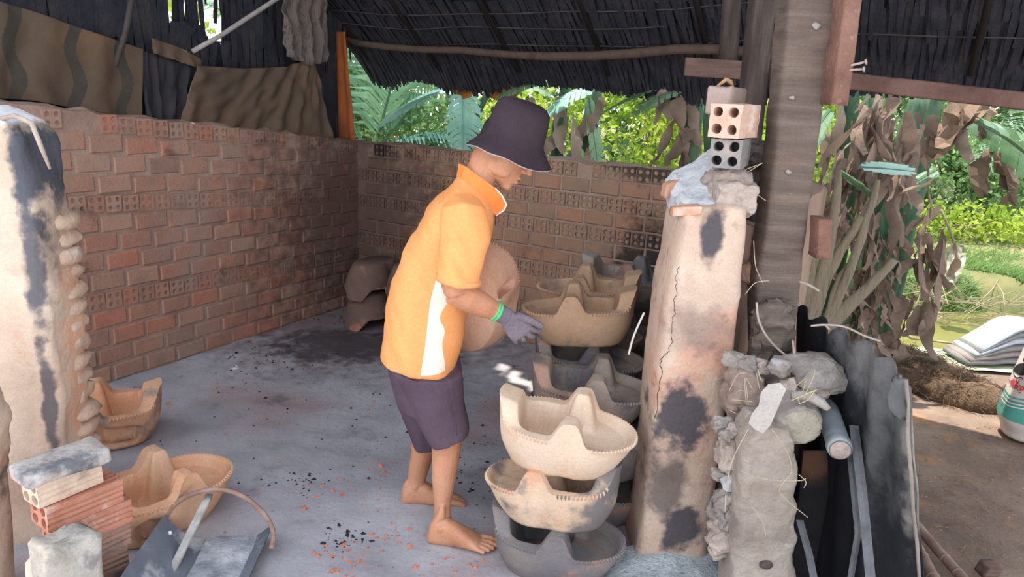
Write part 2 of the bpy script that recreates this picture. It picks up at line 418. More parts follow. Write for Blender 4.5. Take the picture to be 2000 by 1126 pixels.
while u < 3.3:
    us.append(u); u += 0.035 if u < 2.0 else 0.16
for lay, dz in ((0, 0.0), (1, 0.05)):
    idx = {}
    for j, u in enumerate(us):
        for i in range(ns + 1):
            s = -3.82 + i * ds; idx[(i, j)] = len(mb.v); mb.v.append(roofp(s, u, dz + 0.012 * noise.noise(V((s * 5, u * 5, lay)))))
    for j in range(len(us) - 1):
        for i in range(ns):
            if hole(-3.82 + (i + .5) * ds, (us[j] + us[j + 1]) / 2): continue
            mb.f.append((idx[(i, j)], idx[(i + 1, j)], idx[(i + 1, j + 1)], idx[(i, j + 1)]))
ceil = mk('ceiling', mb, m_thatch, kind='structure', org=roofp(-1, 1.0), fix=False)
mb = MB()
def strip(mb, a, b, wv, nv, rr):
    a2 = a + V((rr.uniform(-.01, .01), rr.uniform(-.01, .01), 0)); m_ = (a2 + b) / 2 + nv * rr.uniform(-.012, .012)
    w1 = wv * rr.uniform(.8, 1.1); w2 = wv * rr.uniform(.25, .7)
    mb.add([a2 - w1, a2 + w1, m_ + w1, m_ - w1, b + w2, b - w2], [(0, 1, 2, 3), (3, 2, 4, 5)])
rr = random.Random(5)
for row in range(9):
    u = 0.42 + row * 0.16
    s = -3.80
    while s < 2.2:
        if not any(hole(s + q * .02, u - r * .06, 1.6) for q in (-1, 0, 1) for r in range(-1, 8)):
            l = rr.uniform(.28, .45)
            strip(mb, roofp(s, u, -0.02 - rr.uniform(0, .01)), roofp(s + rr.uniform(-.03, .03), u - l if u - l > 0 else 0.0, -0.035 - rr.uniform(0, .02)), EAVE * 0.016, V((0, 0, 1)), rr)
        s += 0.03
mk('thatch', mb, m_thatch, ceil, kind='stuff', fix=False)
# eave fringe: lengths follow how far the burnt edge hangs
HANG = [(-4.0, .02), (-3.85, .02), (-3.72, .10), (-3.55, .10), (-3.40, .03), (-3.2, .04), (-3.08, .08), (-2.7, .09), (-2.4, .02), (-2.0, .03), (-1.6, .07), (-1.2, .10), (-0.9, .10), (-0.5, .06), (0.3, .04), (2.2, .03)]
def hang(s):
    for (a, za), (b, zb) in zip(HANG, HANG[1:]):
        if s <= b: return za + (zb - za) * clamp((s - a) / (b - a))
    return .05
mb = MB(); mb2 = MB(); s = -3.80
while s < 2.2:
    for q in range(4):
        h = hang(s) * rr.uniform(.55, 1.25) + rr.uniform(0, .012)
        a = roofp(s, rr.uniform(.0, .3), -0.01); e = roofp(s + rr.uniform(-.02, .02), -0.02, -0.02 - h)
        strip(mb, a, e, EAVE * 0.011, BACK, rr)
    s += 0.011
mk('thatch_fringe', mb, m_thatch, ceil, kind='stuff', fix=False)
# scorched rags of leaf on the eave that glow when lit from behind
m_rag = mat('scorched orange leaf rag', [S(110, 62, 38), S(170, 104, 50), S(214, 156, 62)], 10, bump=0.3, coord='World', trans=0.6)
def rag(px0, py0, px1, py1, n, k=4.37, parent=None, name='scorched_leaf'):
    mb = MB(); P0 = onp(px0, py0, BACK, k); P1 = onp(px1, py0, BACK, k); Hh = (onp(px0, py1, BACK, k) - P0).z
    nn = 12; vs = []
    for i in range(nn + 1):
        t = i / nn; top = P0.lerp(P1, t); e = math.sin(pi * clamp(t, .04, .96)) ** .4 * rr.uniform(.75, 1.05)
        for j in range(4): vs.append(top + V((0, 0, Hh * e * j / 3)) + BACK * rr.uniform(-.008, .008))
    mb.add(vs, [(i * 4 + j, (i + 1) * 4 + j, (i + 1) * 4 + j + 1, i * 4 + j + 1) for i in range(nn) for j in range(3)])
    return mk(name, mb, m_rag, parent, fix=False)
rag(738, 122, 796, 166, 0, parent=ceil); rag(872, 148, 942, 192, 0, parent=ceil); rag(948, 150, 1024, 202, 0, parent=ceil); rag(1700, 140, 1760, 162, 0, parent=ceil)
# battens: thin split bamboo under the thatch, and the bent pole near the eave
m_bat = mat('sooty split bamboo', [S(40, 38, 40), S(74, 67, 64), S(50, 46, 46)], 5, stretch=(1, 1, 1))
for i, (u, s0, s1) in enumerate(((0.42, -3.8, -1.4), (0.52, -3.9, 0.6), (0.64, -3.5, 2.0), (0.76, -3.9, 2.0), (0.30, -2.9, 2.0))):
    mb = MB(); pts = []
    for k in range(15):
        s = s0 + (s1 - s0) * k / 14; pts.append(roofp(s, u + 0.02 * noise.noise(V((s * 1.3, i, 0))), -0.045 + 0.008 * noise.noise(V((s * 2, i, 4)))))
    mb.tube(pts, 0.0045, 5); mk('batten', mb, m_bat, ceil, smooth=True)
m_raf = mat('black rafter wood', [S(34, 32, 34), S(46, 43, 43)], 8)
for i in range(9):
    s = -3.7 + i * 0.62; mb = MB(); mb.tube([roofp(s, 0.1, -0.05), roofp(s + .03, 1.5, -0.05), roofp(s, 2.9, -0.05)], 0.016, 7); mk('rafter', mb, m_raf, ceil, smooth=True)
m_pole = mat('brown bamboo pole', [S(66, 54, 48), S(88, 72, 63), S(74, 62, 56)], 7, stretch=(1, 1, 1))
pts = [onp(px, py, BACK, 4.02) for px, py in ((640, 66), (700, 84), (760, 92), (830, 97), (900, 98), (1000, 107), (1080, 110), (1160, 109), (1240, 104), (1320, 96), (1400, 96), (1500, 104), (1600, 118))]
mb = MB(); mb.tube(pts, [0.022] * 6 + [0.026] * 7, 10)
tag(mk('bamboo_pole', mb, m_pole, smooth=True), 'long bent brown bamboo purlin slung under the dark thatch near its eave', 'pole')

# ------------------------------------------------------------------ gable side above the left wall: leaf screen with gaps
KG = CORNER.dot(EAVE) - 0.16
gaps = [(onp(px, py, EAVE, KG), r) for px, py, r in ((348, 8, .06), (395, 22, .05), (418, 58, .05), (405, 40, .05), (412, 190, .028), (522, 8, .035), (438, 62, .03))]
mb = MB(); t = -0.05; rr = random.Random(8)
while t < 3.3:
    for q in range(3):
        for z0, z1 in ((1.0, 1.55), (1.35, 1.95), (1.75, 2.4), (2.2, 2.9)):
            p = CORNER + DL * (t + rr.uniform(-.02, .02)) - EAVE * (0.16 + 0.03 * q); a = p + V((0, 0, z1 + rr.uniform(0, .15))); b = p + V((0, 0, z0 - rr.uniform(0, .15))) + DL * rr.uniform(-.08, .08)
            bad = False
            for c, r in gaps:
                lo, hi = c.z - r * 1.4, c.z + r * 1.4
                if abs((c - CORNER).dot(DL) - t) < r and a.z > lo and b.z < hi:
                    if b.z < lo - 0.06: a.z = lo - rr.uniform(0, .02)
                    elif a.z > hi + 0.06: b.z = hi + rr.uniform(0, .02)
                    else: bad = True
            if not bad: strip(mb, a, b, DL * 0.02, EAVE, rr)
    t += 0.028
screen = mk('wall_gable', mb, m_thatch, kind='structure', org=CORNER + V((0, 0, 1.2)), fix=False)
# ------------------------------------------------------------------ posts, beams, tarps
def noisy(mb, n, sc, dirs=(1, 1, 1)):
    for i, p in enumerate(mb.v):
        d = V((noise.noise(p * sc) * dirs[0], noise.noise(p * sc + V((9, 2, 5))) * dirs[1], noise.noise(p * sc + V((3, 8, 1))) * dirs[2])); e = V((noise.noise(p * sc * 3), noise.noise(p * sc * 3 + V((9, 2, 5))), noise.noise(p * sc * 3 + V((3, 8, 1)))))
        mb.v[i] = p + d * n + e * n * .35
    return mb
def rough(name, m, cs, x, y, parent=None, n=0.006, nsc=14, seg=(6, 6), power=5, org=None, lab=None, nz=None):
    """a rough squared block or post: cs = list of (centre, half x vector, half y vector)"""
    mb = MB(); cs2 = []
    for i in range(len(cs) - 1):
        k = seg[1]
        for j in range(k):
            t = j / k; cs2.append(tuple(V(cs[i][q]).lerp(V(cs[i + 1][q]), t) for q in range(3)))
    cs2.append(tuple(V(q) for q in cs[-1]))
    # closing rings so that the ends stay flat-ish
    c, a, b = cs2[0]; c2, a2, b2 = cs2[-1]
    cs2 = [(c, a * .5, b * .5)] + cs2 + [(c2, a2 * .6, b2 * .6)]
    mb.loft(cs2, 36, True, power)
    for i, p in enumerate(mb.v):
        d = V((noise.noise(p * nsc), noise.noise(p * nsc + V((9, 2, 5))), noise.noise(p * nsc + V((3, 8, 1))))) * n + V((noise.noise(p * nsc * 3.1), noise.noise(p * nsc * 3.1 + V((9, 2, 5))), 0)) * n * .4
        mb.v[i] = p + d
    return mk(name, mb, m, parent, smooth=True, org=org)
X = V((1, 0, 0)); Yv = V((0, 1, 0)); Z = V((0, 0, 1))
m_post = mat('weathered grey brown post', [S(96, 84, 77), S(108, 95, 87), S(124, 110, 101)], 3.5, bump=0.6, bscale=22, stretch=(1, 1, 9),
             stains=((S(72, 62, 60), 2.4, .52, .7, .7, 2.0), (S(170, 158, 150), 16, .68, .76, .6, 5.0), (S(140, 112, 98), 1.6, .55, .7, .6, 9.0)), coord='World')
m_red = mat('hairy red brown board', [S(104, 76, 66), S(128, 94, 82), S(142, 110, 98)], 8, bump=0.8, bscale=60, stains=((S(178, 150, 138), 22, .58, .7, .6, 3.0),))
m_nail = mat('rusted nail', [S(150, 128, 120), S(180, 160, 150)], 30, rough=.6)
post = empty('wooden_post', at(1515, 720, 2.36) * 1 - Z * at(1515, 720, 2.36).z, 'thick leaning weathered timber post right of the clay pillar, rising from the rubble', 'post')
ax0, ax1 = at(1516, 730, 2.36), at(1596, -70, 2.36)
def prow(px_l, px_r, py): a = at(px_l, py, 2.30); b = at(px_r, py, 2.30); return ((a + b) / 2 + Yv * .065, (b - a) / 2, Yv * .065)
cs = [prow(1484, 1550, 900), prow(1480, 1552, 690), prow(1478, 1566, 560), prow(1500, 1582, 420), prow(1518, 1606, 250), prow(1538, 1634, 40), prow(1546, 1648, -90)]
cs = [(V((cs[0][0].x, cs[0][0].y, 0.0)), cs[0][1], cs[0][2])] + cs[1:]
rough('post', m_post, cs, 0, 0, post, n=.004, seg=(6, 8), power=7)
def plank(name, m, pa, pb, wv, tv, parent=None, org=None, n=.0025, seg=8, power=8):
    return rough(name, m, [(pa, wv, tv), (pb, wv, tv)], 0, 0, parent, n=n, seg=(6, seg), power=power, org=org)
tag(plank('side_board', m_red, at(1627, 205, 2.27), at(1662, -60, 2.27), X * .026, Yv * .05, post), 'hairy reddish board end nailed to the right edge')
tag(plank('cleat', m_red, at(1600, 500, 2.28), at(1604, 424, 2.28), X * .022, Yv * .04, post), 'short reddish cleat on the right edge')
for a, b in (((1640, 133), (1690, 121)), ((1640, 138), (1686, 135))):
    mb = MB(); p, q = at(*a, 2.24), at(*b, 2.20); mb.tube([p, q], .0035, 7); mb.tube([q, q + (q - p).normalized() * .004], .008, 8); mk('nail', mb, m_nail, post, smooth=True)
m_web = mat('dusty cobweb tuft', [S(138, 130, 124), S(156, 148, 142)], 30)
for px, py, r in ((1595, 50, .011), (1618, 140, .014), (1540, 335, .009), (1546, 190, .008)):
    mb = MB(); rr = random.Random(int(px))
    c = at(px, py, 2.296)
    mb.ell(c, (r, .004, r * .9), nu=14, nv=8); noisy(mb, r * .5, 60)
    mk('cobweb', mb, m_web, post)
p2 = empty('wooden_post', V((at(1490, 330, 3.0).x, 3.05, 0)), 'straight dark brown post standing behind the hollow bricks on the pillar', 'post')
plank('post', m_wood_dk, V((at(1482, 330, 3.0).x - .01, 3.06, 0)), at(1503, -40, 3.0) + Yv * .06, X * .045, Yv * .05, p2, seg=14)
tag(plank('side_strip', m_red, at(1506, 275, 2.98), at(1514, 138, 2.98), X * .015, Yv * .012, p2), 'narrow reddish strip on the right side')
o = plank('roof_strut', m_wood_dk, at(1418, 165, 3.35), at(1432, -40, 3.35), X * .036, Yv * .03)
tag(o, 'short dark strut hanging from the roof above the small cross board', 'strut')
o = plank('cross_board', m_wood_br, at(1338, 130, 3.28), at(1464, 138, 3.28), Z * .038, Yv * .012)
tag(o, 'small weathered cross board under the thatch, left of the straight dark post', 'board')
KB = 3.5
a, b = onp(1500, 140, BACK, KB), onp(2500, 255, BACK, KB)
o = plank('roof_beam', mat('reddish roof beam', [S(84, 62, 56), S(112, 84, 76), S(126, 98, 88)], 5, bump=.5, coord='World'), a, b, Z * .034, BACK * .04, seg=20)
tag(o, 'reddish brown timber beam under the thatch right of the leaning post', 'beam')
# posts at the back left corner
cpost = empty('corner_post', V((at(640, 250, 5.35).x, 5.35, 0)), 'dark smoke blackened trunk post at the back left corner of the kiln', 'post')
mb = MB(); mb.tube([V((at(635, 250, 5.35).x, 5.35, 0.0)), at(636, 250, 5.35), at(634, 120, 5.35), at(640, -60, 5.35)], [.12, .12, .115, .12], 14)
for i, p in enumerate(mb.v): mb.v[i] = p + V((noise.noise(p * 9), noise.noise(p * 9 + V((4, 4, 4))), 0)) * .015
mk('trunk', mb, m_wood_dk, cpost, smooth=True)
def cloth(name, top, bot, plane, k, m, nu=30, nv=10, amp=.012, fr=9, parent=None, seed=1, amp2=.0, tpow=1.0):
    """cloth hung between two outlines given as photo points on a real plane"""
    def poly(ps, t):
        d = [0.0]
        for a, b in zip(ps, ps[1:]): d.append(d[-1] + math.hypot(b[0] - a[0], b[1] - a[1]))
        t *= d[-1]
        for i in range(len(ps) - 1):
            if t <= d[i + 1] + 1e-9:
                q = (t - d[i]) / max(1e-9, d[i + 1] - d[i]); return (ps[i][0] + (ps[i + 1][0] - ps[i][0]) * q, ps[i][1] + (ps[i + 1][1] - ps[i][1]) * q)
        return ps[-1]
    mb = MB(); rr = random.Random(seed)
    for side in (0, 1):
        for i in range(nu + 1):
            t = i / nu; a = poly(top, 1 - (1 - t) ** tpow); b = poly(bot, t)
            for j in range(nv + 1):
                q = j / nv; p = onp(a[0] + (b[0] - a[0]) * q, a[1] + (b[1] - a[1]) * q, plane, k)
                o_ = amp * (math.sin(t * fr * 6.28 + 2.2 * noise.noise(V((t * 4, q * 2, seed))))) * (.35 + .65 * q) + amp2 * noise.noise(V((t * 14, q * 5, seed)))
                mb.v.append(p + plane * (o_ - side * .003))
    n1 = (nu + 1) * (nv + 1); q = nv + 1
    for i in range(nu):
        for j in range(nv):
            f = (i * q + j, (i + 1) * q + j, (i + 1) * q + j + 1, i * q + j + 1); mb.f.append(f); mb.f.append(tuple(reversed([x + n1 for x in f])))
    for i in range(nu): mb.f += [(i * q, i * q + n1, (i + 1) * q + n1, (i + 1) * q), (i * q + nv, (i + 1) * q + nv, (i + 1) * q + nv + n1, i * q + nv + n1)]
    for j in range(nv): mb.f += [(j, j + 1, j + 1 + n1, j + n1), (nu * q + j, nu * q + j + n1, nu * q + j + 1 + n1, nu * q + j + 1)]
    return mk(name, mb, m, parent, smooth=True, fix=True)
KW = CORNER.dot(EAVE) - 0.07
m_tarp = mat('faded brown tarpaulin', [S(80, 67, 59), S(92, 77, 66), S(102, 84, 68)], 3, bump=.3, bscale=14, coord='World', stains=((S(124, 96, 66), 2.2, .5, .7, .4, 3.0),))
m_stripe = mat('dark woven stripe', [S(62, 58, 54), S(76, 70, 62)], 8, bump=.2, coord='World')
ta = cloth('tarpaulin', [(-40, -8), (60, 20), (150, 52), (280, 96)], [(-40, 190), (60, 196), (170, 215), (278, 236)], EAVE, KW, m_tarp, nu=220, nv=60, amp=.014, fr=3)
ta.data.materials.append(m_stripe)
for p in ta.data.polygons:
    w_ = (p.center + ORG[ta.name] - CORNER); t = w_.dot(DL); zz = w_.z
    ph = t + .02 * math.sin(zz * 22) + .05 * (zz - 1.4)
    for c0 in (0.74 + .26, 1.27 + .1, 1.62, 1.86, 2.13): 
        if abs(ph - c0) < .03: p.material_index = 1
tag(ta, 'faded brown tarpaulin with wavy dark stripes hung above the left brick wall', 'tarp')
tb = cloth('tarpaulin', [(385, 128), (480, 134), (560, 130), (606, 114), (614, 112)], [(352, 236), (440, 252), (540, 262), (620, 272), (652, 275)], EAVE, KW + .02, m_tarp, nu=160, nv=24, amp=.010, fr=7, seed=4, amp2=.022, tpow=2.2)
tag(tb, 'creased plain brown tarpaulin gathered to a knot at the back corner', 'tarp')
tcl = cloth('hanging_rag', [(270, 98), (330, 112), (392, 130)], [(284, 236), (330, 244), (372, 240)], EAVE, KW - .02, mat('blackened rag', [S(44, 44, 50), S(62, 58, 60)], 9, coord='World'), nu=30, amp=.02, fr=4, seed=9, amp2=.02)
tag(tcl, 'sooty black rag hanging between the two brown tarpaulins', 'cloth')
td = cloth('tarpaulin_scrap', [(296, 74), (350, 92), (396, 116)], [(300, 104), (350, 120), (392, 136)], EAVE, KW + .01, m_tarp, nu=16, amp=.01, fr=3, seed=12)
tag(td, 'torn scrap of brown tarpaulin above the black rag', 'tarp')
m_glow = mat('orange brown plastic sheet', [S(150, 92, 66), S(196, 120, 76), S(226, 136, 62)], 4, bump=.2, coord='World', trans=.55)  # orange of light from behind is put into the base colour
te = cloth('plastic_sheet', [(652, 62), (674, 62)], [(652, 277), (694, 277)], BACK, CORNER.dot(BACK) - .03, m_glow, nu=10, nv=14, amp=.01, fr=2, seed=14)
tag(te, 'narrow strip of orange plastic sheet with a backlit glow in its colour beside the dark corner post', 'plastic sheet')
tf = cloth('dead_leaf_bundle', [(548, -20), (600, -24), (640, -20)], [(560, 110), (604, 128), (640, 120)], EAVE, KW + .05, mat('grey dead leaf', [S(80, 74, 70), S(112, 102, 96), S(60, 56, 56)], 10, coord='World', stretch=(6, 6, 1)), nu=24, amp=.03, fr=4, seed=16, amp2=.05)
tag(tf, 'bundle of grey dead leaves hanging down the dark corner post', 'dead leaves')
mb = MB(); mb.tube([onp(376, 100, EAVE, KW + .1), onp(430, 70, EAVE, KW + .12), onp(540, -2, EAVE, KW + .15), onp(600, -40, EAVE, KW + .15)], .013, 8)
tag(mk('bamboo_pole', mb, mat('pale bamboo', [S(130, 124, 122), S(170, 164, 160)], 12, coord='World'), smooth=True), 'thin pale diagonal pole under the roof above the gathered tarpaulin', 'pole')
mb = MB(); mb.tube([onp(225, 130, EAVE, KW + .1), onp(246, 60, EAVE, KW + .12), onp(262, -30, EAVE, KW + .12)], [.012, .014, .016], 8)
tag(mk('dead_branch', mb, m_bat, smooth=True), 'thin dark upright branch under the roof beyond the striped tarpaulin', 'branch')
# loose wire hanging at the corner
mb = MB(); mb.tube([onp(668, -10, BACK, 4.45), onp(690, 30, BACK, 4.45), onp(700, 52, BACK, 4.45), onp(678, 66, BACK, 4.45), onp(664, 62, BACK, 4.45)], .006, 5)
mb.tube([onp(664, 20, BACK, 4.45), onp(700, 62, BACK, 4.45), onp(730, 80, BACK, 4.45)], .007, 5)
tag(mk('dead_vine', mb, m_wood_dk, smooth=True), 'black looped vine dangling at the left end of the thatch', 'vine')

# ------------------------------------------------------------------ clay pillars of the kiln mouth
SOOT = S(74, 72, 78)
YP = 2.205
m_pan = mat('fire reddened clay plaster', [S(180, 148, 130), S(196, 170, 152), S(208, 188, 170)], 3.2, bump=.6, bscale=38, coord='World',
    stains=((S(206, 146, 120), 2.6, .54, .68, .55, 4.0), (S(140, 114, 104), 5, .52, .72, .65, 7.0), (S(112, 92, 86), 16, .58, .72, .55, 2.0), (S(220, 208, 196), 9, .6, .74, .5, 9.0)),
    pos=((SOOT, tuple(at(1390, 462, YP)), (.035, .3, .09), .95, .3), (SOOT, tuple(at(1330, 820, YP)), (.085, .3, .12), .95, .25), (S(92, 82, 80), tuple(at(1300, 950, YP)), (.07, .3, .13), .8, .35),
         (SOOT, tuple(at(1330, 1035, YP)), (.06, .3, .10), .95, .3), (S(128, 106, 100), tuple(at(1370, 640, YP)), (.10, .3, .08), .6, .5), (S(206, 132, 108), tuple(at(1262, 600, YP)), (.05, .3, .3), .7, .5)))
def slab(rows, depth, Yf, n=44, power=9):
    """upright block from rows of (left px, right px, py) on its front plane; it goes back by depth"""
    rings = []
    out = []
    for a, b in zip(rows, rows[1:]):
        k = max(1, int(abs(b[2] - a[2]) / 18))
        for j in range(k): t = j / k; out.append(tuple(a[q] + (b[q] - a[q]) * t for q in range(3)))
    out.append(rows[-1])
    for l, r, y in out:
        a, b = at(l, y, Yf), at(r, y, Yf); rings.append(((a + b) / 2 + Yv * depth / 2, (b - a) / 2, Yv * depth / 2))
    return rings
pil = empty('clay_pillar', V((.58, 2.3, 0)), 'clay plastered brick pillar, buff with soot blotches, right of the stacked stoves', 'pillar')
rows = [(1234, 1378, 1150), (1240, 1388, 1100), (1256, 1400, 1000), (1268, 1416, 880), (1284, 1436, 720), (1300, 1452, 600), (1320, 1462, 500), (1330, 1467, 440), (1334, 1467, 412)]
rg = slab(rows, .30, YP); rg[0] = (V((rg[0][0].x, rg[0][0].y, -.01)), rg[0][1], rg[0][2])
c, a, b = rg[-1]; rg += [(c + Z * .012, a * .93, b * .93), (c + Z * .016, a * .5, b * .5)]
mb = MB(); mb.loft(rg, 96, True, 6); noisy(mb, .007, 9)
mk('clay_body', mb, m_pan, pil, smooth=True)
# vertical crack near the left edge: a thin dark groove with a raised lip
m_crack = mat('dark crack', [S(70, 56, 52), S(96, 78, 72)], 20)
cr_pts = [(1322, 520), (1316, 545), (1317, 570), (1312, 590), (1314, 612), (1306, 640), (1309, 668), (1298, 690), (1286, 705), (1288, 730), (1282, 760), (1280, 790), (1272, 830)]
cr2 = []
for (xa, ya), (xb, yb_) in zip(cr_pts, cr_pts[1:]):
    for k in range(4): cr2.append((xa + (xb - xa) * k / 4 + R.uniform(-2.6, 2.6), ya + (yb_ - ya) * k / 4))
mb = MB(); mb.tube([at(px + 4, py, YP - .001) for px, py in cr2], [.0007 + R.random() * .0009 for _ in cr2], 4); mk('crack', mb, m_crack, pil)
m_ash = mat('white ash', [S(170, 172, 178), S(206, 206, 210), S(222, 222, 224)], 8, bump=.8, bscale=60, coord='World', stains=((S(58, 58, 62), 6, .58, .7, .8, 3.0),))
m_obr = mat('orange hollow brick', [S(200, 146, 122), S(210, 166, 142)], 9, bump=.5, coord='World', stains=((S(220, 200, 186), 7, .56, .7, .7, 2.0),))
m_pbr = mat('pinkish hollow brick', [S(200, 164, 146), S(210, 178, 160), S(194, 154, 134)], 9, bump=.5, bscale=50, stains=((S(232, 214, 200), 9, .56, .7, .6, 2.0),))
m_gbr = mat('sooty grey hollow brick', [S(110, 108, 110), S(136, 132, 132), S(160, 148, 142)], 9, bump=.5, bscale=50)
m_clump = mat('dry mud lump', [S(150, 136, 128), S(176, 160, 150), S(190, 176, 166)], 9, bump=.9, bscale=50, stains=((S(112, 100, 96), 12, .6, .72, .6, 2.0),))
# ash heap that covers the pillar's top, climbing to the back
top0 = at(1380, 405, YP)
mb = MB(); nu, nv = 26, 16
P = {}
for j in range(nv + 1):
    v = j / nv
    l, r = at(1330, 400, YP + .04).lerp(at(1300, 340, 2.52), v), at(1440, 400, YP + .04).lerp(at(1400, 300, 2.52), v)
    for i in range(nu + 1):
        u = i / nu; p = l.lerp(r, u); e = min(u, 1 - u) * 2
        p = p + Z * (.02 * sst(0, .3, e) - .02 + .03 * sst(.3, .9, u) * sst(.1, .6, v)) + Z * .012 * fbm(p, 14); P[(i, j)] = len(mb.v); mb.v.append(p)
base = len(mb.v)
mb.f = [(P[(i, j)], P[(i + 1, j)], P[(i + 1, j + 1)], P[(i, j + 1)]) for j in range(nv) for i in range(nu)]
rim = [P[(i, 0)] for i in range(nu + 1)] + [P[(nu, j)] for j in range(1, nv + 1)] + [P[(i, nv)] for i in range(nu - 1, -1, -1)] + [P[(0, j)] for j in range(nv - 1, 0, -1)]
low = []
for k in rim: low.append(len(mb.v)); mb.v.append(mb.v[k] - Z * .05 + V((.0, .02, 0)))
for i in range(len(rim)): j = (i + 1) % len(rim); mb.f.append((rim[i], low[i], low[j], rim[j]))
mb.f.append(tuple(low))
tag(mk('ash_cap', mb, m_ash, pil, smooth=False), 'white and black ash heaped on top')
# brick edges showing at the top of the pillar
def hb_mesh(mb, c, ex, ey, ez, L=.19, W=.088, H=.088, r=.0150, dep=.12, groove=True, n=16):
    """hollow brick with four bores on the -x end; ex along its length, ez up"""
    M = Matrix((ex, ey, ez)).transposed()
    loc = MB()
    for x0, sgn in ((-L / 2, 1), (L / 2, -1)):
        for qy in (-1, 1):
            for qz in (-1, 1):
                cy, cz = qy * W / 4, qz * H / 4; sq = []; ci = []; cb = []
                for i in range(n):
                    a = 2 * pi * i / n; ct, st_ = math.cos(a), math.sin(a); m_ = max(abs(ct), abs(st_))
                    sq.append(V((x0, cy + ct / m_ * W / 4, cz + st_ / m_ * H / 4))); ci.append(V((x0, cy + ct * r, cz + st_ * r))); cb.append(V((x0 + sgn * dep * .7, cy + ct * r, cz + st_ * r)))
                fs = []
                for i in range(n): k = (i + 1) % n; fs += [(i, k, k + n, i + n), (i + n, k + n, k + 2 * n, i + 2 * n)]
                fs.append(tuple(range(2 * n, 3 * n))); loc.add(sq + ci + cb, fs)
    # outer skin with shallow grooves along the sides
    prof = []
    g = .003 if groove else 0
    ny = 9
    def side(p, q, grv):
        out = []
        for i in range(ny):
            t = i / ny; d = p.lerp(q, t); nrm = V((0, (q - p).z, -(q - p).y)).normalized()
            out.append(d - nrm * (g if grv and i % 2 and 1 < i < 8 else 0))
        return out
    cs = [V((0, -W/2, -H/2)), V((0, W/2, -H/2)), V((0, W/2, H/2)), V((0, -W/2, H/2))]
    for k in range(4): prof += side(cs[k], cs[(k + 1) % 4], True)
    m = len(prof); vs = [p + V((x, 0, 0)) for x in (-L / 2, -L/6, L/6, L / 2) for p in prof]
    loc.add(vs, [(j * m + i, j * m + (i + 1) % m, (j + 1) * m + (i + 1) % m, (j + 1) * m + i) for j in range(3) for i in range(m)])
    mb.add([V(c) + M @ p for p in loc.v], loc.f)
    return mb
def frame(yaw, pitch=0.0, roll=0.0):
    M = Matrix.Rotation(yaw, 3, 'Z') @ Matrix.Rotation(pitch, 3, 'Y') @ Matrix.Rotation(roll, 3, 'X')
    return M @ X, M @ Yv, M @ Z
def hbrick(c, yaw, m, label, pitch=0, roll=0, L=.19, W=.088, H=.088, parent=None, group=None, noisea=.003, top=None):
    mb = MB(); hb_mesh(mb, c, *frame(yaw, pitch, roll), L=L, W=W, H=H)
    noisy(mb, noisea, 18)
    o = mk('hollow_brick' if parent is None else 'brick', mb, m, parent)
    if label: tag(o, label, 'brick' if parent is None else None, group)
    return o
tag(plank('brick', m_obr, at(1312, 412, YP + .06), at(1366, 408, YP + .01), Z * .014, Yv * .03, pil, n=.004), 'orange brick edge')
tag(plank('brick', m_obr, at(1296, 372, 2.44), at(1336, 352, 2.50), Z * .022, Yv * .04, pil, n=.005), 'orange brick edge')
# mud lump and the hollow bricks stacked on it
mb = MB(); mb.ell(at(1425, 385, YP + .12) , (.075, .08, .085)); mb.ell(at(1425, 345, YP + .14), (.07, .07, .04)); mb.ell(at(1400, 350, YP + .16), (.05, .06, .03))
mb.box(at(1430, 385, YP + .1), (.12, .12, .1))
def post_noise(a, sc):
    def f(me):
        for v in me.vertices:
            p = v.co; v.co = p + V((noise.noise(p * sc), noise.noise(p * sc + V((5, 1, 2))), noise.noise(p * sc + V((2, 6, 4))))) * a + V((noise.noise(p * sc * 3), noise.noise(p * sc * 3 + V((5, 1, 2))), noise.noise(p * sc * 3 + V((2, 6, 4))))) * a * .4
    return f
o = remesh('mud_lump', mb, .006, 2, m_clump, org=at(1428, 420, YP + .12), post=post_noise(.014, 28))
tag(o, 'crumbly dried mud lump on the pillar top under the grey hollow brick', 'mud lump')
# the row of two hollow bricks seen end-on
gb = at(1422, 300, YP + .02)
hbrick(gb + V((.035, .10, -.002)), math.radians(66), m_gbr, 'soot grey hollow brick lying on the mud lump, below the pink one', W=.092, H=.085)
hbrick(at(1424, 237, YP + .0) + V((.045, .10, 0)), math.radians(57), m_pbr, 'pink hollow brick with four bores, on top of the grey one', W=.094, H=.098)
c_ = at(1420, 190, 2.44); fx, fy, fz = frame(math.radians(57), 0, 0)
mb = MB(); mb.loft([(c_ + Z * h, fx * .085 * q, fy * .04 * q) for h, q in ((-.05, .96), (-.045, 1), (.026, 1), (.032, .94))], 36, True, 8); noisy(mb, .005, 20)
tag(mk('hollow_brick', mb, mat('ashy pink brick', [S(180, 158, 150), S(160, 138, 128)], 9, stains=((S(70, 66, 68), 6, .6, .7, .8, 4.0),)), smooth=True), 'ash dusted brick standing behind the pink four-bore brick', 'brick')
mb = MB(); c = at(1420, 163, YP + .25)
mb.tube([c + V((-.03, 0, -.01)), c + V((-.005, 0, .012)), c + V((.012, .01, .006)), c + V((.02, 0, -.012)), c + V((-.04, -.03, -.02)), c + V((-.05, -.04, -.04))], [.004, .007, .009, .006, .003, .002], 7)
tag(mk('dry_leaf_curl', mb, mat('tan dry leaf', [S(206, 168, 132), S(180, 140, 104)], 20), smooth=True), 'curled tan dry leaf on the topmost brick', 'leaf')
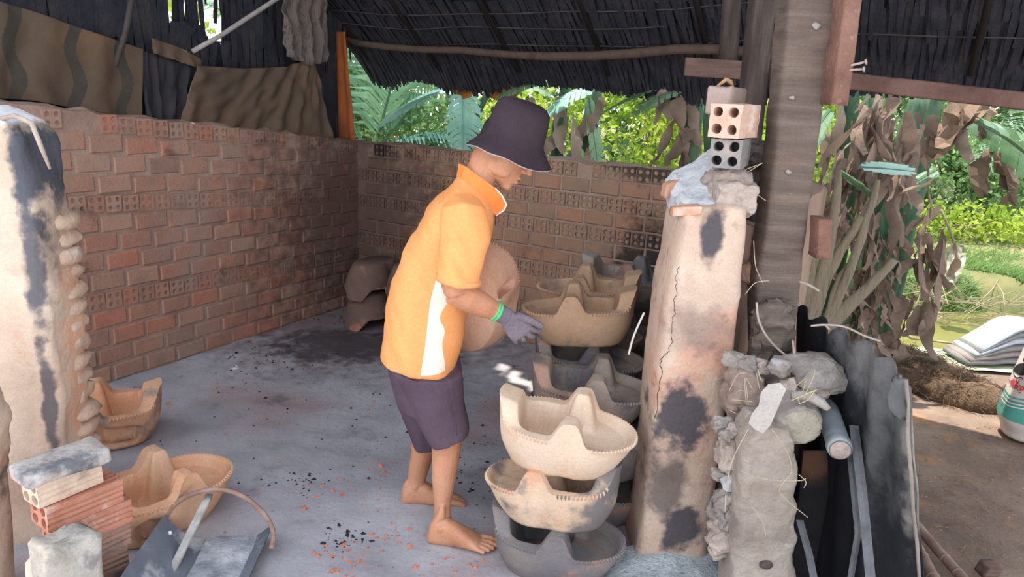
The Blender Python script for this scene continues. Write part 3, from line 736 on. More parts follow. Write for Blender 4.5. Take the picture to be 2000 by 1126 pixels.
# ---- left pillar
YL = 2.17
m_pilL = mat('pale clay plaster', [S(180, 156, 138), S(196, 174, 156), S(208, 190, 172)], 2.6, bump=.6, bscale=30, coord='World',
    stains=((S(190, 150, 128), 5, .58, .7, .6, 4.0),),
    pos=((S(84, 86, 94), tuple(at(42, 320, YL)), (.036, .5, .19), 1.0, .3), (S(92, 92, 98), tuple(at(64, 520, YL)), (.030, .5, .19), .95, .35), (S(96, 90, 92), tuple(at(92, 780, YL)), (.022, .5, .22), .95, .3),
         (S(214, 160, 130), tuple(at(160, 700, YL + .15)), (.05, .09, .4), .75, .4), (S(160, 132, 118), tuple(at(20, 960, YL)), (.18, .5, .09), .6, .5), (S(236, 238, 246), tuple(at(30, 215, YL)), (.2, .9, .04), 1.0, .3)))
pl = empty('clay_pillar', V((-1.5, 2.3, 0)), 'tall pale clay pillar with a black soot streak at the left edge of the picture', 'pillar')
rows = [(-160, 146, 1250), (-150, 138, 1000), (-140, 122, 870), (-140, 108, 700), (-140, 90, 560), (-140, 68, 420), (-140, 48, 330), (-140, 36, 270), (-140, 10, 236), (-140, -40, 214)]
rg = slab(rows, .20, YL); rg[0] = (V((rg[0][0].x, rg[0][0].y, -.01)), rg[0][1], rg[0][2])
c, a, b = rg[-1]; rg += [(c + Z * .012, a * .9, b * .7)]
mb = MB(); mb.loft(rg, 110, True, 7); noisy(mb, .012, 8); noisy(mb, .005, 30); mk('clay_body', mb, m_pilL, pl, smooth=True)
m_edge = mat('eroded brick end', [S(184, 156, 136), S(196, 168, 148), S(204, 180, 162)], 8, bump=.6, coord='World', stains=((S(240, 236, 236), 6, .56, .7, .8, 3.0),))
for k in range(14):
    py = 430 + k * 33.5; px = 112 + (py - 250) * .116
    c = at(px - 27, py + R.uniform(-3, 3), YL + .155); mb = MB(); s_ = R.uniform(.8, 1.15) * (.85 if py < 430 else 1)
    mb.loft([(c + Z * h, X * .060 * s_ * q, Yv * .07 * q) for h, q in ((-.028, .5), (-.024, .82), (-.012, .97), (0, 1), (.012, .96), (.023, .8), (.027, .5))], 20, True, 3); noisy(mb, .012, 16); noisy(mb, .005, 50)
    mk('brick', mb, m_edge, pl, smooth=True)
mb = MB(); mb.tube([at(-20, 236, YL + .02), at(30, 226, YL - .005), at(62, 240, YL - .012), at(82, 290, YL - .008), at(98, 330, YL - .004)], [.006, .008, .008, .007, .004], 7)
tag(mk('dead_vine', mb, m_clump, smooth=True), 'dry brown stem lying over the white top of the left clay pillar', 'vine')
q_ = at(-34, 1000, 1.9)
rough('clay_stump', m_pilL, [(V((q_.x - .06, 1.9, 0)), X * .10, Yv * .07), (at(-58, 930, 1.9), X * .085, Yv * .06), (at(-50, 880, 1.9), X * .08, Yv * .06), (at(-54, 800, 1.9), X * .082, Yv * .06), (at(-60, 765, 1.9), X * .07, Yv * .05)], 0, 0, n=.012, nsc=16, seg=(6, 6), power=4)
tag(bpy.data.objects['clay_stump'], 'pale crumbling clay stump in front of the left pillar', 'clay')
# ------------------------------------------------------------------ plants
m_lime = mat('sunlit lime leaves', [S(116, 150, 56), S(164, 186, 72), S(200, 208, 110)], 3, bump=0, coord='World', trans=.5, spec=.3, rough=.6)
m_mid = mat('mid green leaves', [S(92, 126, 82), S(124, 154, 100), S(156, 180, 126)], 3, bump=0, coord='World', trans=.4, rough=.6)
m_teal = mat('blue green frond', [S(96, 150, 132), S(130, 176, 160), S(156, 196, 184)], 5, bump=.1, coord='World', trans=.3, rough=.5, spec=.4)
m_coco = mat('deep green frond', [S(80, 120, 92), S(108, 146, 116), S(132, 166, 136)], 5, bump=.1, coord='World', trans=.35, rough=.5, spec=.4)
m_bana = mat('banana leaf', [S(76, 112, 78), S(110, 142, 104), S(136, 168, 150)], 5, bump=.15, coord='World', trans=.3, rough=.5, spec=.4)
m_dry = mat('dry banana leaf', [S(104, 90, 80), S(140, 122, 110), S(164, 146, 132)], 7, bump=.5, coord='World', trans=.25, rand=[S(110, 92, 82), S(152, 130, 116), S(130, 106, 94), S(172, 154, 138), S(98, 84, 78)], rmix=.5)
m_stem = mat('banana stem', [S(48, 78, 60), S(70, 100, 78), S(100, 112, 88)], 4, bump=.3, stretch=(8, 8, 1), coord='World')
m_sheath = mat('dry banana sheath', [S(108, 100, 84), S(144, 132, 112), S(122, 112, 94)], 5, bump=.5, stretch=(10, 10, 1), coord='World')
def rv(rr, a=1.0): return V((rr.gauss(0, a), rr.gauss(0, a), rr.gauss(0, a)))
def leaf_cloud(mb, c, r, n, ls, rr, flat=.0):
    c = V(c)
    for k in range(n):
        d = rv(rr).normalized() * (rr.random() ** .45); p = c + V((d.x * r[0], d.y * r[1], d.z * r[2]))
        # knotty clusters
        if noise.noise(p * 2.2) < -0.22: continue
        a = rv(rr).normalized(); a.z -= .4; a.normalize(); b = a.cross(rv(rr)).normalized(); l = ls * rr.uniform(.6, 1.4); w_ = l * rr.uniform(.22, .4); u_ = a.cross(b) * l * .12
        mb.add([p, p + a * l * .45 + b * w_ + u_, p + a * l, p + a * l * .45 - b * w_ + u_], [(0, 1, 2), (0, 2, 3)])
def shrub(name, label, blobs, m, n, ls, seed, stems=(), cat='shrub', group=None):
    rr = random.Random(seed); c0 = V(blobs[0][0]); o = empty(name, (c0.x, c0.y, max(0, ground_z(c0.x, c0.y))), label, cat, group)
    mb = MB(); tot = sum(b[1][0] * b[1][2] for b in blobs)
    for c, r in blobs: leaf_cloud(mb, c, r, int(n * r[0] * r[2] / tot), ls, rr)
    mk('foliage', mb, m, o, kind='stuff', fix=False)
    base = ORG[o.name]
    for k in range(5):
        c, r = rr.choice(blobs); mb = MB(); e = V(c) + V((rr.uniform(-.5, .5) * r[0], 0, rr.uniform(0, .5) * r[2])); s = V((base.x + rr.uniform(-.1, .1) * r[0] * 3, base.y, base.z))
        mb.tube([s, s.lerp(e, .5) + rv(rr, .05), e], [.018, .013, .005], 6); mk('stem', mb, m_sheath, o, smooth=True)
    return o
shrub('shrub', 'sunlit lime green shrub behind the back wall, right of the dark bucket hat', [((1.35, 6.6, 1.15), (.75, .5, .75)), ((1.0, 6.9, 1.7), (.6, .4, .5)), ((1.8, 6.8, .9), (.5, .4, .7))], m_lime, 8200, .06, 21)
shrub('shrub', 'lime green shrub behind the wall directly above the bucket hat', [((.15, 7.2, 1.1), (.7, .5, .8)), ((-.35, 7.2, .8), (.5, .4, .6))], m_lime, 4600, .065, 22)
shrub('shrub', 'green bush low behind the wall under the coconut fronds', [((-.8, 6.5, .85), (.75, .4, .6)), ((-1.5, 6.9, 1.3), (.7, .4, .8))], m_mid, 6000, .07, 23)
shrub('shrub', 'yellow green thicket across the pond behind the leaning banana stems', [((2.7, 8.2, 1.3), (.9, .6, 1.1)), ((2.2, 7.8, .7), (.6, .5, .7))], m_lime, 7000, .075, 24)
shrub('shrub', 'bright leafy weeds on the bank right of the banana clump', [((4.35, 8.6, .95), (.9, .6, .55)), ((5.2, 8.4, .8), (.8, .5, .6)), ((3.6, 8.8, 1.0), (.6, .5, .6))], m_mid, 8000, .085, 25)
shrub('shrub', 'yellow leaved vine thicket at the top right beyond the pond', [((4.6, 9.4, 1.7), (1.1, .6, .7)), ((5.9, 9.2, 1.5), (.9, .6, .8)), ((3.5, 9.6, 1.7), (.8, .5, .8))], m_mid, 8000, .09, 26)
tree = shrub('tree', 'tall pale green tree far behind the kiln, seen through the roof gaps', [((-4.2, 9.6, 3.6), (3.0, 1, 1.8)), ((-1.0, 10.4, 3.0), (2.2, 1, 1.6))], m_lime, 5200, .16, 27, cat='tree')
tree = shrub('tree', 'tall green tree far behind the pond at the right', [((6.0, 11.5, 3.4), (3.4, 1, 2.4)), ((2.0, 11.0, 2.6), (2.0, 1, 1.4))], m_mid, 6500, .17, 28, cat='tree')
shrub('shrub', 'low yellow flowering weeds along the far pond bank', [((4.0, 7.7, .45), (.8, .35, .22)), ((5.1, 7.6, .45), (.9, .3, .25))], m_lime, 2200, .06, 29)
shrub('hedge', 'dense dark green hedge far behind the back wall', [((-2.2, 9.0, 1.2), (1.4, .5, 1.2)), ((-.2, 9.2, 1.2), (1.4, .5, 1.3)), ((1.8, 9.4, 1.3), (1.4, .5, 1.3))], m_mid, 12000, .11, 30, cat='hedge')
# big fronds of a coconut palm
def frond_mb(base, d0, length, droop, nl, ll, seed, width=.022, spread=1.0, bend=None):
    rr = random.Random(seed); mb = MB(); p = V(base); d = V(d0).normalized(); pts = [p.copy()]; dirs = [d.copy()]; N_ = 24
    for i in range(N_):
        d = (d + V((0, 0, -droop / N_)) + (V(bend) / N_ if bend else V())).normalized(); p = p + d * (length / N_); pts.append(p.copy()); dirs.append(d.copy())
    mb.tube(pts, [.014 * (1 - i / (N_ + 3)) + .002 for i in range(N_ + 1)], 5)
    side0 = dirs[0].cross(Z); side0 = side0.normalized() if side0.length > .1 else X
    for k in range(nl):
        t = .12 + .88 * k / nl; f = t * N_; i = min(N_ - 1, int(f)); q = pts[i].lerp(pts[i + 1], f - i); dd = dirs[i]
        sd = dd.cross(Z); sd = sd.normalized() if sd.length > .15 else side0
        for sg in (-1, 1):
            l = ll * (math.sin(pi * (.15 + .8 * t)) ** .6) * rr.uniform(.85, 1.1)
            e = (dd * .75 + sd * sg * spread + Z * rr.uniform(-.05, .2)).normalized(); e2 = (e + Z * -.55).normalized(); wv = e.cross(Z).normalized() * width
            m_ = q + e * l * .5; tip = m_ + e2 * l * .5; nn = dd * width
            mb.add([q - nn * .4, q + nn * .4, m_ + nn * .55, m_ - nn * .55, tip], [(0, 1, 2, 3), (3, 2, 4)])
    return mb
def plant(name, label, base, cat, group=None): return empty(name, base, label, cat, group)
cp = plant('coconut_palm', 'coconut palm with arching blue green fronds behind the wall at the back corner', (-1.35, 6.4, 0), 'palm')
mb = MB(); mb.tube([(-1.35, 6.4, 0), (-1.32, 6.42, .5), (-1.25, 6.4, .95)], [.16, .13, .1], 12); mk('trunk', mb, m_sheath, cp, smooth=True)
crown = V((-1.25, 6.4, .9))
fr = [((.55, -.2, 1.0), 2.1, 1.6, m_coco, 1), ((.9, -.35, .8), 1.9, 1.9, m_teal, 2), ((1.2, -.2, .62), 2.0, 1.7, m_teal, 3), ((.3, -.3, 1.2), 1.9, .9, m_coco, 4), ((1.3, -.3, .35), 1.7, 1.3, m_teal, 5), ((.05, .1, 1.2), 2.2, .6, m_coco, 6), ((1.1, .2, .8), 2.3, 1.5, m_coco, 7), ((-.5, -.1, 1), 2.0, 1.2, m_coco, 8), ((.8, -.5, .35), 1.5, 1.2, m_teal, 9)]
for d, l, dr, m, sd in fr: mk('frond', frond_mb(crown, d, l, dr, 50, .55, sd, width=.026), m, cp, fix=False)
cp2 = plant('coconut_palm', 'coconut palm whose dark frond hangs in at the right edge above the weeds', (4.9, 6.4, .2), 'palm')
mb = MB(); mb.tube([(4.9, 6.4, .1), (4.85, 6.3, 1.0), (4.75, 6.2, 1.75)], [.14, .11, .09], 12); mk('trunk', mb, m_sheath, cp2, smooth=True)
for d, l, dr, sd in (((-1.2, -.5, .25), 1.5, 1.1, 3), ((-.9, -.2, .8), 1.6, 1.6, 5), ((-.3, -.6, .9), 1.6, 1.5, 6), ((.7, -.4, .8), 1.6, 1.5, 8)): mk('frond', frond_mb((4.75, 6.2, 1.7), d, l, dr, 40, .45, sd, width=.016), m_coco, cp2, fix=False)
# banana leaves: midrib with torn lobes
def banana_mb(base, d0, length, width, droop, seed, torn=14, gap=.12, roll=0.0, curl=.35):
    rr = random.Random(seed); mb = MB(); p = V(base); d = V(d0).normalized(); N_ = torn * 2; pts = [p.copy()]; dirs = [d.copy()]
    for i in range(N_):
        d = (d + V((0, 0, -droop / N_))).normalized(); p = p + d * (length / N_); pts.append(p.copy()); dirs.append(d.copy())
    sd0 = dirs[0].cross(Z); sd0 = sd0.normalized() if sd0.length > .1 else X
    mb.tube(pts, [.012 * (1 - i / (N_ + 4)) + .002 for i in range(N_ + 1)], 6)
    for k in range(torn):
        for sg in (-1, 1):
            a, b = pts[k * 2], pts[k * 2 + 2]; dd = dirs[k * 2 + 1]; sd = dd.cross(Z); sd = sd.normalized() if sd.length > .15 else sd0
            up = sd.cross(dd).normalized(); t = (k + .5) / torn; wd = width * math.sin(pi * (.1 + .86 * t)) ** .55 * rr.uniform(.88, 1.05)
            sd = (sd * math.cos(roll) + up * math.sin(roll)); up = sd.cross(dd).normalized()
            e = (sd * sg + dd * .45 + up * .15).normalized(); e2 = (e - Z * curl * rr.uniform(.6, 1.8)).normalized(); e3 = (e2 - Z * curl * 1.6).normalized()
            g = (b - a) * gap * rr.uniform(0, 1)
            a1, b1 = a + e * wd * .4, b - g * .5 + e * wd * .4; a2, b2 = a1 + e2 * wd * .35, b1 - g * .3 + e2 * wd * .35; a3, b3 = a2 + e3 * wd * .25 + g * .5, b2 + e3 * wd * .22 - g * .6
            mb.add([a, b, b1, a1, b2, a2, b3, a3], [(0, 1, 2, 3), (3, 2, 4, 5), (5, 4, 6, 7)])
    return mb
def dry_strip(mb, p, l, w_, rr, lean=None):
    d = (Z * -1 + rv(rr, .25) + (lean or V())).normalized(); sd = d.cross(rv(rr)).normalized(); n = 7; rows = []
    for i in range(n + 1):
        t = i / n; ww = w_ * (math.sin(pi * clamp(.12 + .8 * t)) ** .7) * rr.uniform(.7, 1.15); up = d.cross(sd).normalized() * rr.uniform(-.5, .9) * ww
        rows.append([p - sd * ww, p + up, p + sd * ww]); d = (d + rv(rr, .28) + Z * -.15).normalized(); sd = (sd + rv(rr, .3)); sd = (sd - d * sd.dot(d)).normalized(); p = p + d * (l / n)
    b = len(mb.v)
    for r_ in rows: mb.v += r_
    for i in range(n):
        for j in range(2): mb.f.append((b + i * 3 + j, b + i * 3 + j + 1, b + i * 3 + j + 4, b + i * 3 + j + 3))
def banana(name, label, stems, leaves, drys, base, m_st=None, seed=1):
    o = plant(name, label, base, 'banana plant'); rr = random.Random(seed)
    for pts, rad in stems:
        mb = MB(); pp = []
        for a, b in zip(pts, pts[1:]): pp += [V(a).lerp(V(b), j / 6) for j in range(6)]
        pp.append(V(pts[-1])); mb.tube(pp, [rad * (1.15 - .5 * i / len(pp)) for i in range(len(pp))], 14); noisy(mb, .012, 8); mk('stem', mb, m_st or m_stem, o, smooth=True)
    for a in leaves:
        m = a[-1]; mk('leaf', banana_mb(*a[:-1]), m, o, fix=False)
    for p, l, w_, lean in drys:
        mb = MB(); dry_strip(mb, V(p), l, w_, rr, lean); mk('dry_leaf', mb, m_dry, o, smooth=True, fix=False)
    return o
# plants behind the back wall
def P3(px, py, Y): return tuple(at(px, py, Y))
banana('banana_plant', 'banana plant with torn blue green leaves behind the wall, left of the bucket hat', [([P3(905, 420, 5.6), P3(918, 260, 5.6), P3(950, 180, 5.6)], .03), ([P3(895, 420, 5.8), P3(902, 250, 5.8)], .05)],
    [(P3(905, 150, 5.5), V((.05, -.2, -1)), .52, .17, .1, 3, 12, .3, 0, .2, m_teal), (P3(925, 160, 5.6), V((-.9, -.3, -.15)), .75, .2, .6, 4, 13, .2, 0, .3, m_teal), (P3(950, 175, 5.6), V((.6, -.2, .3)), .5, .16, .9, 5, 10, .1, 0, .3, m_bana), (P3(860, 300, 5.5), V((.3, -.3, -.6)), .32, .12, .2, 6, 8, 0, 0, .2, m_mid), (P3(960, 175, 5.7), V((-.4, 0, -.8)), .4, .1, .2, 7, 9, .2, 0, .3, m_bana)],
    [(P3(px, py, 5.7), .3, .04, None) for px, py in ((985, 170), (1010, 180), (930, 230), (890, 270), (1040, 190))], P3(905, 420, 5.6)[:2] + (0,), seed=3)
banana('banana_plant', 'banana plant with one torn blue leaf arching behind the wall, right of the bucket hat', [([P3(1085, 420, 5.2), P3(1090, 250, 5.2), P3(1110, 150, 5.2)], .045), ([P3(1140, 420, 5.3), P3(1150, 240, 5.3), P3(1165, 170, 5.3)], .06)],
    [(P3(1185, 165, 5.1), V((-1, -.25, -.05)), .5, .2, 1.0, 8, 12, .35, 0, .35, m_teal), (P3(1100, 160, 5.2), V((-.6, -.3, .1)), .5, .16, .8, 9, 10, .2, 0, .3, m_bana), (P3(1150, 190, 5.2), V((.2, -.2, -1)), .5, .1, 0, 10, 9, .2, 0, .3, m_bana), (P3(1115, 260, 5.2), V((.3, -.2, -.6)), .35, .12, .2, 12, 8, .1, 0, .3, m_bana)],
    [(P3(px, py, 5.15), l, .05, None) for px, py, l in ((1120, 220, .5), (1160, 230, .45), (1135, 260, .4), (1090, 190, .4), (1175, 190, .4), (1105, 240, .35), (1150, 290, .3))], P3(1110, 420, 5.2)[:2] + (0,), seed=5)
banana('banana_plant', 'banana plant with hanging brown leaves just left of the hollow bricks', [([P3(1340, 420, 4.6), P3(1350, 260, 4.6), P3(1362, 150, 4.6)], .06), ([P3(1395, 420, 4.8), P3(1380, 200, 4.8)], .04)],
    [(P3(1365, 165, 4.6), V((-.7, -.2, .0)), .45, .15, .9, 8, 10, .3, 0, .35, m_bana), (P3(1300, 170, 4.6), V((-.8, .1, -.2)), .4, .14, .4, 9, 10, .3, 0, .3, m_bana)],
    [(P3(px, py, 4.5), l, w_, None) for px, py, l, w_ in ((1300, 168, .22, .04), (1318, 176, .25, .04), (1330, 180, .3, .05), (1345, 190, .4, .05), (1330, 240, .3, .05), (1350, 250, .3, .05), (1335, 290, .25, .05), (1290, 180, .2, .03), (1322, 230, .35, .04))], P3(1340, 420, 4.6)[:2] + (0,), seed=6)
def P4(px, py, Y): return P3(px, py, Y * 1.075)
m_pale = mat('greyish banana leaf', [S(92, 120, 118), S(118, 142, 140)], 6, bump=.1, coord='World', trans=.2)
# the big leaning clump right of the post
rr = random.Random(44)
drys = []
def along(p, q, n, l0, l1, w0, w1, sp=.06, lean=None):
    for k in range(n):
        t = rr.random(); c = V(p).lerp(V(q), t) + rv(rr, sp) * 1.0; c.y -= .08; drys.append((c, rr.uniform(l0, l1), rr.uniform(w0, w1), lean))
st1 = [P4(1690, 730, 4.15), P4(1735, 540, 4.2), P4(1785, 330, 4.3), P4(1830, 120, 4.4)]
st2 = [P4(1640, 740, 4.0), P4(1680, 560, 4.05), P4(1740, 380, 4.1), P4(1800, 180, 4.2)]
st3 = [P4(1560, 690, 3.9), P4(1640, 480, 3.95), P4(1700, 330, 4.0), P4(1730, 140, 4.1)]
st4 = [P4(1590, 650, 4.3), P4(1650, 400, 4.3), P4(1660, 140, 4.3)]
along(P4(1690, 520, 4.0), P4(1652, 690, 3.9), 70, .12, .26, .010, .026, .05)
along(P4(1722, 430, 4.0), P4(1690, 540, 4.0), 40, .12, .3, .010, .026, .06)
along(P4(1660, 200, 4.0), P4(1800, 220, 4.1), 34, .25, .5, .016, .05, .08)
along(P4(1620, 300, 3.9), P4(1760, 340, 4.0), 36, .2, .42, .014, .04, .08)
along(P4(1790, 420, 4.1), P4(1815, 480, 4.1), 16, .25, .45, .02, .045, .06)
along(P4(1620, 400, 3.9), P4(1680, 420, 3.9), 20, .16, .34, .012, .03, .06)
along(P4(1755, 560, 4.1), P4(1800, 600, 4.1), 9, .2, .32, .02, .045, .04)
along(P4(1725, 640, 4.1), P4(1735, 660, 4.1), 4, .2, .28, .05, .07, .03)
along(P4(1600, 330, 3.8), P4(1600, 480, 3.8), 12, .2, .34, .015, .035, .05)
banana('banana_clump', 'leaning clump of banana stems shrouded in hanging dry brown leaves beside the pond', [(st1, .10), (st2, .085), (st4, .08)],
    [(P4(1890, 230, 4.0), V((.75, -.25, -.25)), .85, .26, .9, 18, 13, .2, .3, .5, m_bana), (P4(1680, 325, 3.75), V((1, -.1, .02)), .28, .06, .1, 19, 7, 0, -.6, .1, m_pale), (P4(1640, 335, 3.8), V((.6, -.2, -.3)), .25, .08, .3, 20, 7, .1, .3, .3, m_bana), (P4(1700, 175, 4.1), V((.1, -.2, -1)), .5, .12, 0, 21, 8, .2, 0, .3, m_coco), (P4(1620, 215, 4.0), V((-.4, -.2, -.5)), .3, .1, .3, 22, 8, .1, .2, .3, m_bana), (P4(1830, 330, 4.2), V((-.8, -.1, -.5)), .35, .1, .2, 23, 8, .1, .3, .2, m_coco)],
    drys, P4(1660, 700, 4.15)[:2] + (0,), seed=12)
sh = plant('banana_clump', 'pale dry leaf sheaths leaning in a fan just right of the post foot', P3(1580, 700, 3.7)[:2] + (0,), 'banana plant')
for k, (a, b, r1) in enumerate((((1575, 660), (1680, 420), .045), ((1590, 690), (1740, 500), .05), ((1600, 700), (1705, 350), .035), ((1580, 620), (1640, 330), .04), ((1560, 600), (1600, 420), .04), ((1598, 640), (1665, 520), .03))):
    p, q = at(*a, 3.7), at(*b, 3.75); mb = MB(); d = (q - p); sd = d.cross(Yv).normalized(); pts = [p.lerp(q, i / 10) + sd * .03 * math.sin(i * .35 + k) for i in range(11)]
    p0 = pts[0].copy(); 
    mb.loft([(c, sd * r1 * (1.1 - .06 * i), Yv * r1 * .4) for i, c in enumerate([V((p0.x - .03, p0.y, 0))] + pts)], 12); noisy(mb, .01, 12); mk('sheath', mb, m_sheath, sh, smooth=True)
# big tan dead leaves and the grey leaf at the right edge
bl = plant('dead_banana_leaf', 'large tan dead banana leaf hanging folded under the beam, right of the clump', P3(1900, 190, 4.3), 'leaf')
rr = random.Random(9)
for px, py, l, w_ in ((1898, 196, .42, .10), (1915, 200, .34, .09), (1880, 205, .3, .08), (1935, 210, .22, .06)):
    mb = MB(); dry_strip(mb, at(px, py, 4.3), l, w_, rr, V((-.15, 0, 0))); mk('leaf_fold', mb, mat('tan dead leaf', [S(122, 102, 88), S(146, 124, 106), S(104, 88, 76)], 7, bump=.4, coord='World', trans=.2), bl, fix=False)
dl = plant('dead_banana_leaf', 'dark brown ragged dead leaf hanging at the right edge above the weeds', P3(1960, 290, 4.4), 'leaf')
for px, py, l, w_ in ((1935, 290, .3, .06), (1950, 300, .34, .07), (1965, 310, .3, .07), (1925, 300, .26, .04)):
    mb = MB(); dry_strip(mb, at(px, py, 4.4), l, w_, rr, V((-.1, 0, 0))); mk('leaf_fold', mb, mat('dark dead leaf', [S(92, 78, 66), S(120, 102, 86)], 7, bump=.4, coord='World', trans=.1), dl, fix=False)
gl = plant('dead_banana_leaf', 'grey green wilted leaf drooping on a thin stalk over the bank', P3(1870, 520, 5.6), 'leaf')
mb = MB(); mb.tube([at(1838, 410, 5.6), at(1856, 450, 5.6), at(1868, 490, 5.6)], .01, 5); mk('stalk', mb, m_sheath, gl, smooth=True)
for k in range(3):
    mb = MB(); dry_strip(mb, at(1866 + 4 * k, 480, 5.6), .3, .07, rr, V((.1, 0, 0))); mk('leaf_fold', mb, mat('wilted leaf', [S(150, 148, 124), S(180, 178, 158)], 7, bump=.3, coord='World'), gl, fix=False)
# grass and dead twigs on the bank: stuff
m_grass = mat('bank grass', [S(96, 136, 78), S(132, 164, 100), S(160, 180, 130)], 2, bump=0, coord='World', trans=.3)
mb = MB(); rr = random.Random(31)
for k in range(22000):
    x = rr.uniform(2.2, 7.2); y = 5.95 + abs(rr.gauss(0, .55))
    if noise.noise(V((x * 1.3, y * 1.3, 0))) < -.15 or y > 8: continue
    z = ground_z(x, y) - .01; h = rr.uniform(.05, .16); d = V((rr.gauss(0, .5), rr.gauss(-.3, .4), 1)).normalized(); s_ = d.cross(rv(rr)).normalized() * .008; p = V((x, y, z))
    mb.add([p - s_, p + s_, p + d * h + V((0, -.02, -h * .25))], [(0, 1, 2)])
tag(mk('bank_grass', mb, m_grass, fix=False, org=(4, 6.5, 0)), 'soft green grass trailing over the far pond bank', 'grass', kind='stuff')
m_twig = mat('bleached dead twig', [S(150, 136, 112), S(184, 168, 140)], 9, coord='World')
mb = MB()
for k in range(150):
    x = rr.uniform(2.4, 5.2); y = rr.uniform(5.55, 6.05); z = rr.uniform(-.06, .12); d = V((rr.gauss(0, 1), rr.gauss(0, .35), rr.gauss(0, .35))).normalized(); l = rr.uniform(.15, .6)
    p = V((x, y, z)); mb.tube([p, p + d * l * .5 + rv(rr, .03), p + d * l + rv(rr, .04)], [.005, .004, .002], 4)
tag(mk('dead_twigs', mb, m_twig, fix=False, org=(4, 5.8, 0)), 'tangle of bleached dead twigs along the far edge of the pond', 'twigs', kind='stuff')
mb = MB(); mb.tube([P3(1735, 630, 4.9), P3(1780, 660, 4.95), P3(1830, 666, 5.0), P3(1875, 672, 4.9), P3(1890, 676, 4.9)], [.01, .01, .009, .008, .007], 6); mb.tube([P3(1762, 648, 4.93), P3(1770, 642, 4.95), P3(1808, 628, 5.0)], .006, 5)
tag(mk('floating_branch', mb, m_twig, smooth=True), 'long forked dead branch lying across the pond towards the folded sacks', 'branch')
